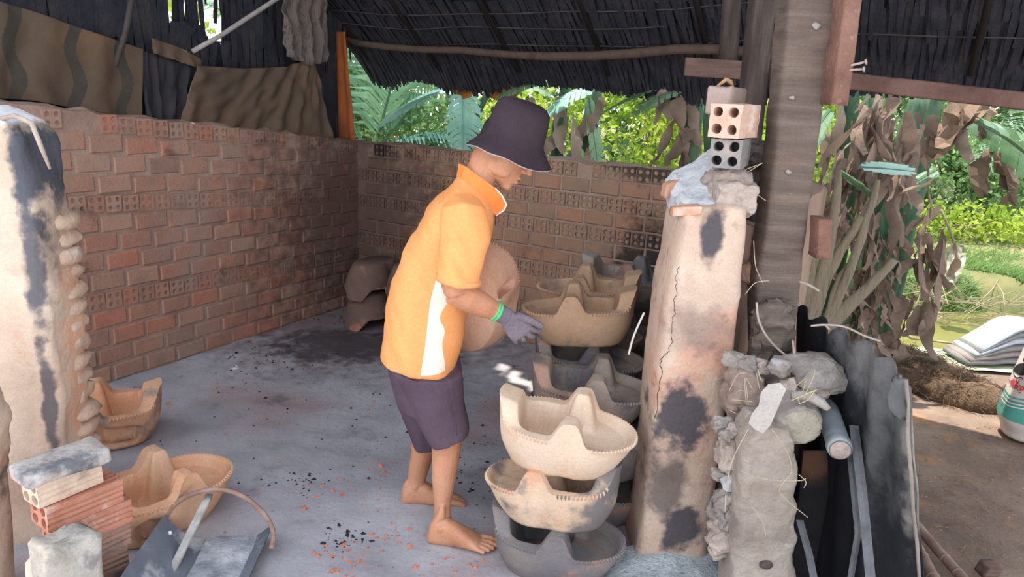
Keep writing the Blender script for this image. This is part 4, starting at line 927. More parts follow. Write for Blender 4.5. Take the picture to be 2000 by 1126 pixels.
# ------------------------------------------------------------------ clay stoves
A_, B_ = .226, .150
def rimxy(th):
    c, s = math.cos(th), math.sin(th); p = 2.25
    x = A_ * math.copysign(abs(c) ** (2 / p), c); y = B_ * math.copysign(abs(s) ** (2 / p), s)
    y *= 1 - .10 * math.exp(-((x - .03) / .05) ** 2)
    return x, y
def stove_mb(open_th=0.0, open_w=.34, seed=0):
    rr = random.Random(seed); o = V((rr.uniform(0, 50), rr.uniform(0, 50), 0))
    NT, NR, NH = 144, 44, 18
    mb = MB()
    # height field of the top
    def top(x, y, rho):
        wob = .003 * noise.noise(V((x * 9, y * 9, 0)) + o)
        z = .150 + wob - .012 * sst(.02, .12, x)
        # tray
        if x > .0:
            e = sst(.03, .16, 1 - rho) * sst(.030, .055, x); z -= .030 * e + .012 * sst(.2, .6, 1 - rho) * sst(.03, .055, x)
        # fire chamber
        f = max(abs((x + .055) / .098) ** 3.2 + abs(y / .100) ** 3.2, 0)
        f = sst(1.22, .90, f)
        z = z * (1 - f) + (.035 + wob) * f
        # mouth between tray and chamber
        g = sst(.062, .05, abs(y)) * sst(.052, .040, x) * sst(.0, .02, x)
        z = z * (1 - g) + min(z, .055) * g
        # pot rests: two at the waist, one at the end
        for sg in (-1, 1):
            hx = sst(.062, .016, abs(x - .028 - .010 * sg)); hy = sst(.040, .078, y * sg + .10 * max(0, abs(x - .03) - .02))
            z = max(z, z + ((.214 + .01 * noise.noise(o + V((sg, 0, 0)))) - z) * hx * hy)
        hx = sst(-.120, -.160, x); hy = sst(.112, .045, abs(y))
        z = max(z, z + ((.224 - .25 * max(0, x + .215)) - z) * hx * hy)
        return z
    hr = []
    for i in range(NT):
        th = 2 * pi * i / NT; x, y = rimxy(th); hr.append(top(x * .985, y * .985, .985))
    def side(i, t):
        th = 2 * pi * i / NT; x, y = rimxy(th)
        s0x, s0y = .70, .66; tt = t ** .85
        sx_, sy_ = s0x + (1 - s0x) * tt, s0y + (1 - s0y) * tt
        # belly
        bl = 1 + .035 * math.sin(pi * clamp(t))
        k = 1.0
        z = t * .150 if t <= 1 else .150
        if open_th is not None:
            d = (th - open_th + pi) % (2 * pi) - pi
            q = sst(open_w * 1.12, open_w, abs(d)) * sst(.10, .14, t) * sst(.74, .68, t + .12 * (d / open_w) ** 2)
            k = 1 - .30 * q
        w_ = 1 + .012 * noise.noise(V((math.cos(th) * 2, math.sin(th) * 2, t * 2)) + o)
        return V((x * sx_ * bl * k * w_ - .01 * (1 - t), y * sy_ * bl * k * w_, z))
    for j in range(NH + 1):
        t = j / NH
        for i in range(NT):
            p = side(i, t); h = hr[i]
            if h > .150: p.z = t * .150 + (h - .150) * sst(.45, 1.0, t)
            else: p.z = t * h
            mb.v.append(p)
    for j in range(NH):
        for i in range(NT): k = (i + 1) % NT; mb.f.append((j * NT + i, j * NT + k, (j + 1) * NT + k, (j + 1) * NT + i))
    b = len(mb.v) - NT; prev = b
    for r_ in range(1, NR):
        rho = (1 - (r_ / NR)); st = len(mb.v)
        for i in range(NT):
            x, y = rimxy(2 * pi * i / NT); x *= rho; y *= rho; mb.v.append(V((x, y, top(x, y, rho))))
        for i in range(NT): k = (i + 1) % NT; mb.f.append((prev + i, prev + k, st + k, st + i))
        prev = st
    mb.v.append(V((0, 0, top(0, 0, 0)))); c = len(mb.v) - 1
    for i in range(NT): mb.f.append((prev + i, prev + (i + 1) % NT, c))
    mb.f.append(tuple(range(NT - 1, -1, -1)))
    # toothed decoration pressed along the rim
    tb = MB(); L = 0; last = None
    for i in range(720):
        th = 2 * pi * i / 720; x, y = rimxy(th)
        ad = abs((th + pi) % (2 * pi) - pi)
        if ad < 1.18 or 1.72 < ad < 2.55:
            p = V((x, y, 0))
            if last is None or (p - last).length > .0115:
                last = p; z = top(x * .985, y * .985, .985); n = V((x / A_ ** 2, y / B_ ** 2, 0)).normalized(); tg = n.cross(Z)
                q = V((x, y, z - .003)); tb.add([q - tg * .006 - n * .004, q + tg * .006 - n * .004, q + n * .006 + Z * .001, q - n * .002 + Z * .007, q + n * .001 - Z * .010], [(0, 3, 2), (3, 1, 2), (0, 2, 4), (2, 1, 4), (0, 1, 3)])
    return mb, tb
def clay(name, cols, soot=None, hi=.6):
    st = [(S(206, 140, 108), 5, .56, .7, .55, 3.0), (S(120, 104, 96), 14, .62, .74, .5, 5.0)]
    if soot: st.append((soot, 4.2, hi - .1, hi + .04, .92, 7.0))
    return mat(name, cols, 5, bump=.35, bscale=55, stains=st, rough=.85)
m_cream = clay('cream clay', [S(204, 174, 148), S(216, 190, 166), S(222, 200, 180)])
m_half = clay('cream clay with soot', [S(200, 166, 138), S(212, 182, 156), S(216, 192, 170)], S(110, 106, 108), .56)
m_grey = clay('smoke greyed clay', [S(140, 126, 116), S(154, 140, 130), S(168, 154, 142)], S(104, 102, 106), .56)
m_dark = clay('smoke blackened clay', [S(100, 98, 102), S(118, 114, 116), S(140, 130, 124)])
m_tan = clay('tan clay', [S(178, 144, 116), S(190, 156, 128), S(198, 166, 140)], S(120, 112, 110), .62)
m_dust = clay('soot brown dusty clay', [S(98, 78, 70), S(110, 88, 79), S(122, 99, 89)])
m_oran = clay('orange fired clay', [S(206, 150, 116), S(214, 164, 130), S(212, 176, 148)], S(126, 116, 114), .66)
def stove(label, loc, yaw, m, group, tilt=(0, 0), sc=1.0, open_th=0.0, open_w=.34, seed=0, M=None):
    mb, tb = stove_mb(open_th, open_w, seed)
    me = mesh_from('clay_stove', mb, True); fixn(me); me.polygons.foreach_set('use_smooth', [True] * len(me.polygons)); me.set_sharp_from_angle(angle=math.radians(78))
    o = bpy.data.objects.new('clay_stove', me); o.location = loc
    o.rotation_euler = (tilt[0], tilt[1], yaw); o.scale = (sc, sc, sc)
    if M is not None: o.matrix_world = M
    link(o, m); tag(o, label, 'stove', group); ORG[o.name] = V(loc)
    me2 = mesh_from('toothed_rim', tb); fixn(me2); t = bpy.data.objects.new('toothed_rim', me2); link(t, m, o, 'stuff')
    return o
G1 = 'clay stoves stacked beside the right pillar'
rad = math.radians
def col(x, y, items, sd):
    for k, (lab, yaw, m, z, dx, tl) in enumerate(items): stove(lab, (x + dx, y, z), rad(yaw), m, G1, tilt=tl, seed=sd * 10 + k)
# front column, bottom to top
col(.195, 2.19, [
    ('dark smoke grey clay stove at the very bottom of the front stack', -14, m_dark, .0, 0, (0, 0)),
    ('cream clay stove with a black scorched flank, second from the bottom of the front stack', 166, m_half, .200, -.02, (.05, .06)),
    ('pale cream clay stove on top of the front stack, tray end towards the pillar', -10, m_cream, .402, -.005, (.05, .06))], 1)
col(.285, 2.53, [
    ('dark clay stove on the floor behind the front stack, against the pillar', -4, m_dark, .0, .06, (0, 0)),
    ('dark clay stove in the middle of the second stack, behind the front one', 170, m_dark, .200, .05, (0, 0)),
    ('smoke darkened clay stove showing just above the pale cream one', -6, m_grey, .402, .02, (.03, .02))], 2)
col(.30, 2.83, [
    ('grey clay stove at the bottom of the third stack from the front', -4, m_dark, .0, .03, (0, 0)),
    ('grey clay stove second from the bottom of the third stack', 174, m_dark, .200, .02, (0, 0)),
    ('grey clay stove with dark tray lying under the tan sooted one', -8, m_grey, .402, .02, (.02, .03)),
    ('tan clay stove with a sooty belly crowning the third stack, next to the gloved hand', 178, m_tan, .604, -.02, (.03, .05))], 3)
col(.36, 3.14, [
    ('clay stove on the floor in the fourth stack', -4, m_dark, .0, 0, (0, 0)),
    ('clay stove second in the fourth stack', 174, m_grey, .200, -.02, (0, 0)),
    ('clay stove third in the fourth stack', -8, m_grey, .402, 0, (0, 0)),
    ('dull brown clay stove behind the tan one, its tray to the left', 172, m_tan, .604, -.02, (.0, .02))], 4)
col(.56, 3.40, [
    ('clay stove on the floor in the rearmost stack', -10, m_dark, .0, 0, (0, 0)),
    ('clay stove second in the rearmost stack', 164, m_grey, .200, -.02, (0, 0)),
    ('clay stove third in the rearmost stack', -16, m_grey, .402, 0, (0, 0)),
    ('greyish clay stove furthest back, nearest the holed brick courses', -20, m_grey, .604, -.02, (.0, .02))], 5)
# left stoves on the floor
stove('large orange tan clay stove on the floor behind the loose brick stack', (-1.205, 2.33, .008), rad(55), m_oran, 'clay stoves on the floor at the left', open_th=rad(-118), open_w=.22, seed=71, sc=1.10)
stove('orange clay stove half hidden by the left pillar', (-1.74, 2.90, .008), rad(205), m_oran, 'clay stoves on the floor at the left', open_th=rad(95), open_w=.6, seed=72, sc=1.1)
# stoves stored upside down in the corner
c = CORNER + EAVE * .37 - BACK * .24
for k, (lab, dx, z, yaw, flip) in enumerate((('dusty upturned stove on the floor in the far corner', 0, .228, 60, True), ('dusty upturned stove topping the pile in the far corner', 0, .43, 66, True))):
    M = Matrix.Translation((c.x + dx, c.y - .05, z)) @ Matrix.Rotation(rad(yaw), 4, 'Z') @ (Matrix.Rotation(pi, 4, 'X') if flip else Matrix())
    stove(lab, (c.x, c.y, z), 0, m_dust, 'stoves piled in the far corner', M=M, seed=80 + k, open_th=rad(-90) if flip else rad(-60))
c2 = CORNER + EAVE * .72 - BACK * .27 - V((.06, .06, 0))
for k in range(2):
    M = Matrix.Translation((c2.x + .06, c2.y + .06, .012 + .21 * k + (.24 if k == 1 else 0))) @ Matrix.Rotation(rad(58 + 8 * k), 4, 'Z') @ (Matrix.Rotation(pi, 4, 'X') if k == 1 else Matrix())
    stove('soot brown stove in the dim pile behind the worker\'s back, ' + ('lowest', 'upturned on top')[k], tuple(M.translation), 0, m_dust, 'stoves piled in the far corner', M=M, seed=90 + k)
# the stove held in the crook of the left arm: base towards the worker, mouth away
zc = V((.20, .96, .14)).normalized(); xc = V((.16, -.10, 1.0)); xc = (xc - zc * xc.dot(zc)).normalized(); yc = zc.cross(xc)
ctr = at(922, 600, 2.60) - zc * .03
M = Matrix(((xc.x, yc.x, zc.x, ctr.x), (xc.y, yc.y, zc.y, ctr.y), (xc.z, yc.z, zc.z, ctr.z), (0, 0, 0, 1)))
held = stove('pinkish clay stove carried upright under the worker\'s arm', tuple(ctr), 0, clay('pinkish clay', [S(196, 150, 126), S(208, 164, 138), S(214, 176, 152)]), None, M=M, seed=99, sc=.90, open_th=rad(58), open_w=.11)

# ------------------------------------------------------------------ loose brick stack, lower left
m_rb = mat('red hollow brick', [S(186, 124, 102), S(196, 138, 116), S(178, 114, 94)], 8, bump=.5, bscale=50, stains=((S(226, 206, 196), 9, .54, .68, .7, 2.0),))
m_db = mat('sooty red brick', [S(140, 112, 100), S(168, 132, 116), S(110, 98, 96)], 8, bump=.5, bscale=50, stains=((S(80, 76, 78), 6, .55, .7, .8, 2.0),))
m_pk = mat('ash pale brick', [S(214, 186, 164), S(222, 198, 178), S(196, 166, 144)], 8, bump=.5, bscale=50, stains=((S(150, 130, 118), 6, .56, .7, .7, 2.0),))
GB = 'loose bricks stacked at the lower left'
YB = 1.86
yb = rad(55)
ex, ey, ez = frame(yb)
base = at(150, 1010, YB + .05)
bx = V((base.x, base.y, 0))
hb = .088
labs = ['charred brick at the foot of the loose brick stack', 'sooty brick low in the loose brick stack', 'dark stained brick under the orange grooved one', 'orange grooved hollow brick jutting right, third from the top of the stack', 'red grooved hollow brick, second from the top of the stack', 'pale hollow brick with two bores showing, under the ash capped slab']
mats = [m_db, m_db, m_db, m_rb, m_rb, m_pk]
offs = [(0, 0), (.01, .01), (.02, .0), (.03, .0), (.01, .0), (-.02, .01)]
ztop = at(200, 905, YB).z
H6 = (ztop - .012) / 6.45
for k in range(6):
    hbrick(bx + ex * offs[k][0] + ey * offs[k][1] + V((0, 0, .006 + H6 * (k + .5))), yb + rad((3, -4, 2, -2, 1, 4)[k]), mats[k], labs[k], W=.10 if k != 5 else .085, H=H6 * .985, L=.215 if k < 5 else .18, group=GB, noisea=.002)
mb = MB(); mb.loft([(bx + V((0, 0, .006 + H6 * 6 + h)) - ex * .02, ex * .115 * s_, ey * .062 * s_) for h, s_ in ((0, .97), (.004, 1.0), (.036, 1.0), (.040, .97), (.041, .6))], 48, True, 9); noisy(mb, .007, 16)
o = mk('brick_slab', mb, mat('ash dusted brick slab', [S(200, 196, 196), S(180, 170, 164), S(214, 212, 214)], 8, bump=.6, bscale=50, stains=((S(92, 96, 104), 7, .5, .64, .85, 3.0),)), smooth=True)
tag(o, 'ash dusted broken brick slab capping the loose brick stack', 'brick', GB)
# broken pale brick leaning on the stack in front
lb = at(128, 1075, YB - .14)
pts_b = V((lb.x, lb.y, 0))
mb = MB(); mb.loft([(pts_b + V((0, 0, h)) + ex * d, ex * .075 * s_, ey * .06 * s_) for h, s_, d in ((.0, 1.05, 0), (.1, 1.0, 0), (lb.z - .03, 1, 0), (lb.z + .03, .97, .0), (lb.z + .045, .8, -.005), (lb.z + .05, .4, -.01))], 44, True, 6); noisy(mb, .012, 16); noisy(mb, .004, 45)
o = mk('broken_block', mb, mat('ash crusted block', [S(160, 156, 150), S(180, 174, 166), S(150, 138, 126)], 7, bump=.7, bscale=50, stains=((S(110, 108, 110), 8, .58, .7, .7, 3.0),), pos=((S(90, 88, 92), tuple(at(156, 1090, YB - .1)), (.035, .06, .10), .9, .4),)), smooth=True)
tag(o, 'ash crusted broken block standing in front of the loose brick stack', 'block')
lb2 = at(84, 1095, YB - .1)
mb = MB(); mb.loft([(V((lb2.x, lb2.y, h)), X * .035 * s_, Yv * .04 * s_) for h, s_ in ((0, 1), (lb2.z - .02, 1), (lb2.z + .02, .9), (lb2.z + .035, .5))], 28, True, 4); noisy(mb, .010, 22)
o = mk('broken_block', mb, m_pk, smooth=True); tag(o, 'small broken brick end with a white ash face left of the ash crusted block', 'block')

# ------------------------------------------------------------------ ash scoop with hoop handle
m_tin = mat('dull grey sheet metal', [S(92, 98, 110), S(112, 118, 130), S(130, 134, 144)], 4, rough=.55, metal=.0, bump=.2, bscale=20, spec=.5, stains=((S(196, 200, 206), 7, .56, .68, .7, 2.0), (S(70, 72, 80), 4, .56, .7, .6, 5.0)))
m_hoop = mat('rusty hoop', [S(122, 96, 88), S(150, 120, 108), S(176, 150, 140)], 14, rough=.7)
m_stick = mat('ash grey wooden stick', [S(160, 158, 156), S(186, 184, 180), S(140, 136, 132)], 9, bump=.4, stretch=(1, 1, 1))
q_fl, q_fr, q_nl, q_nr = gp(392, 1046, .03), gp(532, 1040, .03), gp(300, 1220, .03), gp(440, 1250, .03)
scoop = empty('ash_scoop', (q_fl + q_nl) / 2 - Z * .02, 'grey sheet metal ash scoop with a rusty hoop handle on the floor, lower left', 'scoop')
mb = MB(); nu, nv = 20, 16; side_top_f, side_top_n = gp(322, 1016, .13), gp(200, 1190, .13)
for sd in (0, 1):
    for j in range(nv + 1):
        v = j / nv
        for i in range(nu + 1):
            u = i / nu
            a = side_top_f.lerp(side_top_n, v); b = q_fl.lerp(q_nl, v); c = q_fr.lerp(q_nr, v)
            if u < .38: t = u / .38; p = a.lerp(b, t); p.z = .13 * (1 - t) ** 1.6 + .022
            else: t = (u - .38) / .62; p = b.lerp(c, t); p.z = .022 + .035 * sst(.75, 1, t)
            p.z += .06 * sst(.75, 1.0, v) * 0 + .004 * noise.noise(p * 7); mb.v.append(p - Z * .004 * sd)
    n0 = len(mb.v) - (nu + 1) * (nv + 1)
    for j in range(nv):
        for i in range(nu): q = (n0 + j * (nu + 1) + i, n0 + j * (nu + 1) + i + 1, n0 + (j + 1) * (nu + 1) + i + 1, n0 + (j + 1) * (nu + 1) + i); mb.f.append(q if sd == 0 else q[::-1])
mk('pan', mb, m_tin, scoop, smooth=True)
mb = MB(); pa = at(316, 1030, side_top_f.y + .02); pe = gp(530, 1070, .05)
hp = [pa, at(336, 990, pa.y + .02), at(376, 964, pa.y + .05), at(430, 955, pa.y + .06), at(480, 972, pa.y + .06), at(518, 1006, pa.y + .05), at(534, 1040, pa.y + .04), V((pe.x, pe.y, pe.z))]
sp_ = []
for i in range(len(hp) - 1):
    p0 = hp[max(i - 1, 0)]; p1 = hp[i]; p2 = hp[i + 1]; p3 = hp[min(i + 2, len(hp) - 1)]
    for k in range(6):
        t = k / 6; sp_.append(((p1 * 2) + (p2 - p0) * t + (p0 * 2 - p1 * 5 + p2 * 4 - p3) * t * t + (p1 * 3 - p0 - p2 * 3 + p3) * t ** 3) * .5)
sp_.append(hp[-1]); mb.tube(sp_, .0085, 9); tag(mk('hoop_handle', mb, m_hoop, scoop, smooth=True), 'rusty bent hoop handle')
mb = MB()
for px, py in ((317, 1036), (318, 1050), (332, 1040)): mb.ell(at(px, py, side_top_f.y - .03), (.008, .006, .008), nu=8, nv=6)
mk('rivet', mb, mat('bright rivet', [S(220, 222, 226)], rough=.35, metal=.3), scoop, smooth=True)
mb = MB(); rr = random.Random(3); P0, P1, P2, P3_ = q_fl, q_fr, q_nr, q_nl
for i in range(17):
    for j in range(13):
        u, v = .1 + .85 * i / 16, .0 + .9 * j / 12; p = P0.lerp(P1, u).lerp(P3_.lerp(P2, u), v); p.z = .026 + .02 * max(0, fbm(p, 12) + .1) * math.sin(pi * clamp(u)) * math.sin(pi * clamp(v * .9 + .1)); mb.v.append(p)
for i in range(16):
    for j in range(12): mb.f.append((i * 13 + j, i * 13 + j + 1, (i + 1) * 13 + j + 1, (i + 1) * 13 + j))
ashp = mk('ash_heap', mb, mat('grey ash in scoop', [S(126, 130, 140), S(168, 170, 178), S(206, 208, 212)], 12, bump=.8, bscale=60, coord='World'), smooth=True, fix=False)
tag(ashp, 'thin drift of grey ash lying in the metal scoop', 'ash', kind='stuff')
a, b = at(408, 968, 2.26), at(318, 1150, 1.98)
o = plank('wooden_stick', m_stick, b, a, X * .0125, V((0, .4, 1)).normalized() * .009, n=.002, seg=10, power=6)
tag(o, 'pale grey wooden stick leaning across the ash scoop', 'stick')
# ------------------------------------------------------------------ rubble, concrete stub, fibre sheet at the right
m_conc = mat('crumbly grey concrete', [S(128, 116, 108), S(152, 140, 130), S(174, 162, 152)], 5, bump=1.0, bscale=34, coord='World', stains=((S(126, 102, 84), 4, .54, .7, .6, 3.0), (S(206, 206, 208), 7, .6, .72, .6, 6.0)))
m_rub = mat('ashy rubble', [S(122, 114, 109), S(148, 139, 132), S(170, 163, 157)], 8, bump=1.0, bscale=40, stains=((S(96, 90, 88), 9, .58, .7, .6, 3.0), (S(200, 204, 210), 6, .6, .72, .6, 8.0)))
m_logc = mat('ash grey log', [S(114, 106, 102), S(142, 134, 128), S(166, 160, 154)], 7, bump=.9, bscale=36, stains=((S(96, 86, 80), 8, .56, .7, .6, 3.0),))
YS = 1.90
def srow(l, r, y, Yq=YS): a, b = at(l, y, Yq), at(r, y, Yq); return ((a + b) / 2 + Yv * .08, (b - a) / 2, Yv * .08)
r0_ = srow(1430, 1556, 1126); 
cs = [(V((r0_[0].x, r0_[0].y, -.01)), r0_[1], r0_[2]), r0_, srow(1438, 1560, 1000), srow(1446, 1562, 900), srow(1462, 1560, 858), srow(1480, 1540, 836)]
stub = empty('concrete_stub', V((r0_[0].x, r0_[0].y, 0)), 'crumbling grey concrete post stub in front of the leaning timber post', 'post')
rough('stub', m_conc, cs, 0, 0, stub, n=.013, nsc=18, seg=(6, 14), power=6)
mb = MB(); mb.ell(at(1496, 1102, YS - .002), (.020, .012, .014)); mk('hole', mb, mat('hollow shade', [S(70, 62, 60), S(110, 96, 88)], 20), stub, smooth=True)  # no recess here: the hollow's shade is put into this blob's colour
def rock(label, name, cat, px, py, Yq, r, m, n=.012, sc=18, yaw=0, power=3, parent=None, group=None):
    c = at(px, py, Yq); mb = MB(); rx, ry, rz = r; M = Matrix.Rotation(yaw, 3, 'Z')
    rings = []
    for t in range(-12, 13):
        q = t / 12.0; s_ = (1 - abs(q) ** 2.6) ** (1 / 2.6) if abs(q) < 1 else .12
        s_ = max(s_, .12); rings.append((c + Z * rz * q, M @ X * rx * s_, M @ Yv * ry * s_))
    mb.loft(rings, 44, True, power); noisy(mb, n * 1.5, sc); noisy(mb, n * .8, sc * 2.6); noisy(mb, n * .3, sc * 6); o = mk(name, mb, m, parent, smooth=True)
    if label: tag(o, label, cat, group)
    return o
# cut log lying on the stub, end towards the camera
lc = at(1562, 832, 1.94); ld = V((.10, .95, .10)).normalized(); mb = MB(); sd = ld.cross(Z).normalized(); up = sd.cross(ld)
mb.loft([(lc + ld * t, sd * .064 * s_, up * .060 * s_) for t, s_ in ((-.004, .5), (-.002, .9), (.006, 1.0), (.05, 1.02), (.2, 1.0), (.3, .95))], 40, True, 2.3); noisy(mb, .010, 20); noisy(mb, .005, 50)
lg_ = mk('log', mb, m_logc, smooth=True); mb = MB(); mb.loft([(lc + ld * t, sd * .058 * s_, up * .053 * s_) for t, s_ in ((-.012, .3), (-.011, .8), (-.007, .97), (.01, 1.0))], 40, True, 2.2); noisy(mb, .006, 26); noisy(mb, .003, 70); tag(mk('end_face', mb, mat('pale sawn log end', [S(146, 138, 124), S(168, 160, 146), S(184, 178, 166)], 14, bump=1.0, bscale=60), lg_, smooth=True), 'pale crusty sawn end')
tag(lg_, 'short ash grey log lying end-on atop the concrete stub', 'log')
rock('large ash grey rubble block behind the short log, at the post foot', 'rubble_block', 'rubble', 1580, 728, 2.14, (.085, .10, .055), m_rub, .012, 14, .3, 4)
rock('mud caked clod around the foot of the leaning post', 'mud_lump', 'mud lump', 1506, 650, 2.26, (.062, .035, .11), m_post, .016, 18)
rock('buff rubble lump between the pillar and the concrete stub', 'rubble_lump', 'rubble', 1428, 880, 2.02, (.045, .05, .05), m_clump, .010, 20)
rock('dark brown clay chunk right of the pillar, above the buff lump', 'rubble_lump', 'rubble', 1450, 770, 2.10, (.055, .06, .09), mat('brown clay chunk', [S(132, 112, 104), S(158, 138, 128)], 8, bump=.8), .012, 16)
rock('grey rubble lump low between pillar and stub', 'rubble_lump', 'rubble', 1420, 990, 2.0, (.045, .05, .055), m_rub, .013, 22)
rock('broken clay chunk near the foot of the pillar', 'rubble_lump', 'rubble', 1410, 1046, 1.99, (.045, .05, .045), m_clump, .012, 22)
rock('small ash coated stone beside the foot of the stub', 'rubble_lump', 'rubble', 1430, 940, 1.99, (.03, .03, .03), m_rub, .008, 22)
rock('dark clod behind the hollow bricks, beside the leaning post', 'mud_lump', 'mud lump', 1478, 296, 2.62, (.05, .05, .04), mat('dark clod', [S(92, 84, 82), S(120, 110, 104)], 10, bump=1.0), .014, 24)
rock('sooty rubble heaped behind the pillar below the dark clod', 'rubble_lump', 'rubble', 1476, 420, 2.66, (.06, .07, .2), m_wood_dk, .014, 16)
rock('tan clay chunk wedged behind the pillar beside the post', 'rubble_lump', 'rubble', 1468, 530, 2.42, (.045, .05, .04), mat('tan chunk', [S(160, 128, 112), S(178, 148, 132)], 9, bump=.6), .01, 20)
for k, (px, py, q, r_) in enumerate(((1412, 830, 2.03, .026), (1438, 838, 2.0, .022), (1404, 925, 2.02, .02), (1414, 1018, 1.98, .024), (1446, 1070, 1.96, .024), (1402, 1076, 2.0, .026), (1458, 712, 2.12, .03), (1486, 716, 2.12, .026), (1436, 705, 2.14, .03), (1440, 905, 1.98, .02), (1420, 850, 1.99, .016), (1540, 752, 2.06, .028), (1526, 720, 2.08, .024), (1600, 765, 2.06, .024))):
    rock('small ' + ('grey', 'buff')[k % 2] + ' rubble lump ' + ('touching the pillar just above the big buff lump', 'left of the top of the concrete stub', 'pressed to the pillar below the big buff lump', 'low beside the pillar above the broken clay chunk', 'at the lower left foot of the concrete stub', 'lowest of all beside the pillar foot', 'just left of the foot of the leaning post', 'right below the foot of the leaning post', 'topmost in the gap right of the pillar', 'against the left side of the stub at mid height', 'tiny, between pillar and the big buff lump', 'under the right end of the large rubble block', 'behind the flat clay shard', 'right of the short log under the rubble block')[k], 'rubble_lump', 'rubble', px, py, q, (r_ * 1.2, r_, r_ * .9), (m_rub, m_clump)[k % 2], .007, 26, yaw=k * .7, group='small rubble lumps')
# rubble core behind: carries the lumps
mb = MB(); rings = []
for z, s_ in ((-.01, 1.1), (.2, 1.05), (.45, 1.0), (.62, .9), (.72, .6)): rings.append((V((.86, 2.34, z)), X * .15 * s_, Yv * .14 * s_))
mb.loft([(r[0], r[1], r[2]) for r in rings], 30, True, 3); noisy(mb, .03, 8); tag(mk('rubble_heap', mb, m_wood_dk, smooth=True), 'dark heap of rubble between pillar, post and concrete stub', 'rubble')
# flat clay shard standing on the stub
mb = MB(); out = [(1524, 747), (1536, 760), (1528, 776), (1518, 800), (1505, 830), (1490, 846), (1474, 838), (1462, 826), (1468, 808), (1482, 790), (1486, 766), (1500, 750)]
for k, q in enumerate((1.86, 1.885)):
    for px, py in out: mb.v.append(at(px, py, q))
n_ = len(out); mb.f = [tuple(range(n_)), tuple(range(2 * n_ - 1, n_ - 1, -1))] + [(i, i + n_, (i + 1) % n_ + n_, (i + 1) % n_) for i in range(n_)]
tag(mk('clay_shard', mb, mat('flat grey shard', [S(168, 160, 154), S(190, 182, 176)], 14, bump=.8, bscale=60)), 'flat jagged clay shard propped against the short log', 'shard')
mb = MB(); mb.tube([at(1545, 772, 1.93), at(1580, 772, 1.92), at(1604, 786, 1.92), at(1618, 800, 1.9)], [.012, .016, .014, .008], 8); noisy(mb, .004, 40)
tag(mk('dry_husk', mb, m_rub, smooth=True), 'curled grey bark strip on top of the short log', 'bark')
# dried straws and roots caught in the rubble
m_straw = mat('dry straw', [S(168, 154, 134), S(186, 172, 150)], 20)
rr = random.Random(61)
def wisp(name, label, cat, paths, rad_=.0018, m=m_straw):
    e = empty(name, at(*paths[0][0], paths[0][1]), label, cat)
    for pts in paths[1:] if isinstance(paths[0][0], tuple) and len(paths[0]) == 2 and isinstance(paths[0][1], float) else paths:
        pass
    return e
def straws(label, pls, r=.0013, m=m_straw, name='straw_wisp', cat='straw'):
    e = None
    for pl_ in pls:
        pts = [at(*p) for p in pl_]
        if e is None: e = empty(name, pts[0], label, cat)
        sp2 = []
        for i in range(len(pts) - 1):
            p0 = pts[max(i - 1, 0)]; p1 = pts[i]; p2 = pts[i + 1]; p3 = pts[min(i + 2, len(pts) - 1)]
            for k in range(5):
                t = k / 5; sp2.append((p1 * 2 + (p2 - p0) * t + (p0 * 2 - p1 * 5 + p2 * 4 - p3) * t * t + (p1 * 3 - p0 - p2 * 3 + p3) * t ** 3) * .5)
        sp2.append(pts[-1]); mb = MB(); mb.tube(sp2, r, 5); mk('straw', mb, m, e, smooth=True)
    return e
Q = 1.84
straws('long dry straws trailing over the front of the concrete stub', [[(1462, 836, Q), (1430, 900, Q), (1418, 960, Q), (1416, 1000, Q)], [(1508, 838, Q), (1536, 880, Q), (1546, 920, Q), (1524, 950, Q), (1530, 970, Q), (1578, 1010, Q)], [(1448, 920, Q), (1500, 936, Q), (1560, 938, Q), (1574, 934, Q)], [(1560, 926, Q), (1574, 940, Q), (1570, 952, Q)], [(1470, 990, Q), (1490, 1020, Q), (1496, 1050, Q)]])
straws('tuft of tan straw sticking out beside the flat shard', [[(1456, 738, 1.95), (1462, 790, 1.9)], [(1458, 790, 1.9), (1455, 738, 1.95), (1470, 760, 1.93)], [(1486, 742, 1.95), (1480, 720, 1.97)], [(1436, 770, 1.95), (1446, 762, 1.93), (1470, 770, 1.93)], [(1428, 780, 1.93), (1470, 784, 1.9)], [(1424, 800, 1.95), (1436, 806, 1.93)], [(1424, 764, 2.0), (1440, 732, 2.02), (1456, 728, 2.02)], [(1490, 745, 1.96), (1478, 728, 1.97), (1484, 760, 1.93)]])
straws('sprig of yellow straw lying on top of the short log', [[(1545, 782, 1.9), (1596, 760, 1.9)], [(1560, 788, 1.9), (1578, 780, 1.9), (1592, 762, 1.9)], [(1562, 788, 1.9), (1556, 770, 1.92)], [(1570, 776, 1.9), (1588, 738, 1.95), (1592, 720, 1.98)], [(1552, 756, 1.95), (1576, 736, 1.98)], [(1568, 768, 1.93), (1574, 740, 1.97)]], m=mat('yellow straw', [S(206, 190, 146), S(190, 174, 130)], 20))
straws('grey dead creeper stem running down the foot of the leaning post', [[(1478, 590, 2.18), (1482, 625, 2.18), (1500, 660, 2.18), (1530, 690, 2.18), (1552, 702, 2.16)], [(1548, 664, 2.2), (1552, 690, 2.16), (1560, 706, 2.14)]], r=.004, m=m_clump, name='creeper', cat='creeper')
straws('thin pale root dangling between the pillar and the post', [[(1472, 470, 2.2), (1476, 520, 2.2), (1490, 552, 2.2)], [(1456, 574, 2.2), (1475, 552, 2.2), (1502, 548, 2.2)]], name='root', cat='root')
straws('pale dead stem curving between the stove stack and the clay pillar', [[(1258, 610, 2.15), (1240, 650, 2.15), (1232, 675, 2.15), (1228, 692, 2.15)]], r=.0035, name='creeper', cat='creeper', m=mat('pale stem', [S(190, 186, 178)], 9))
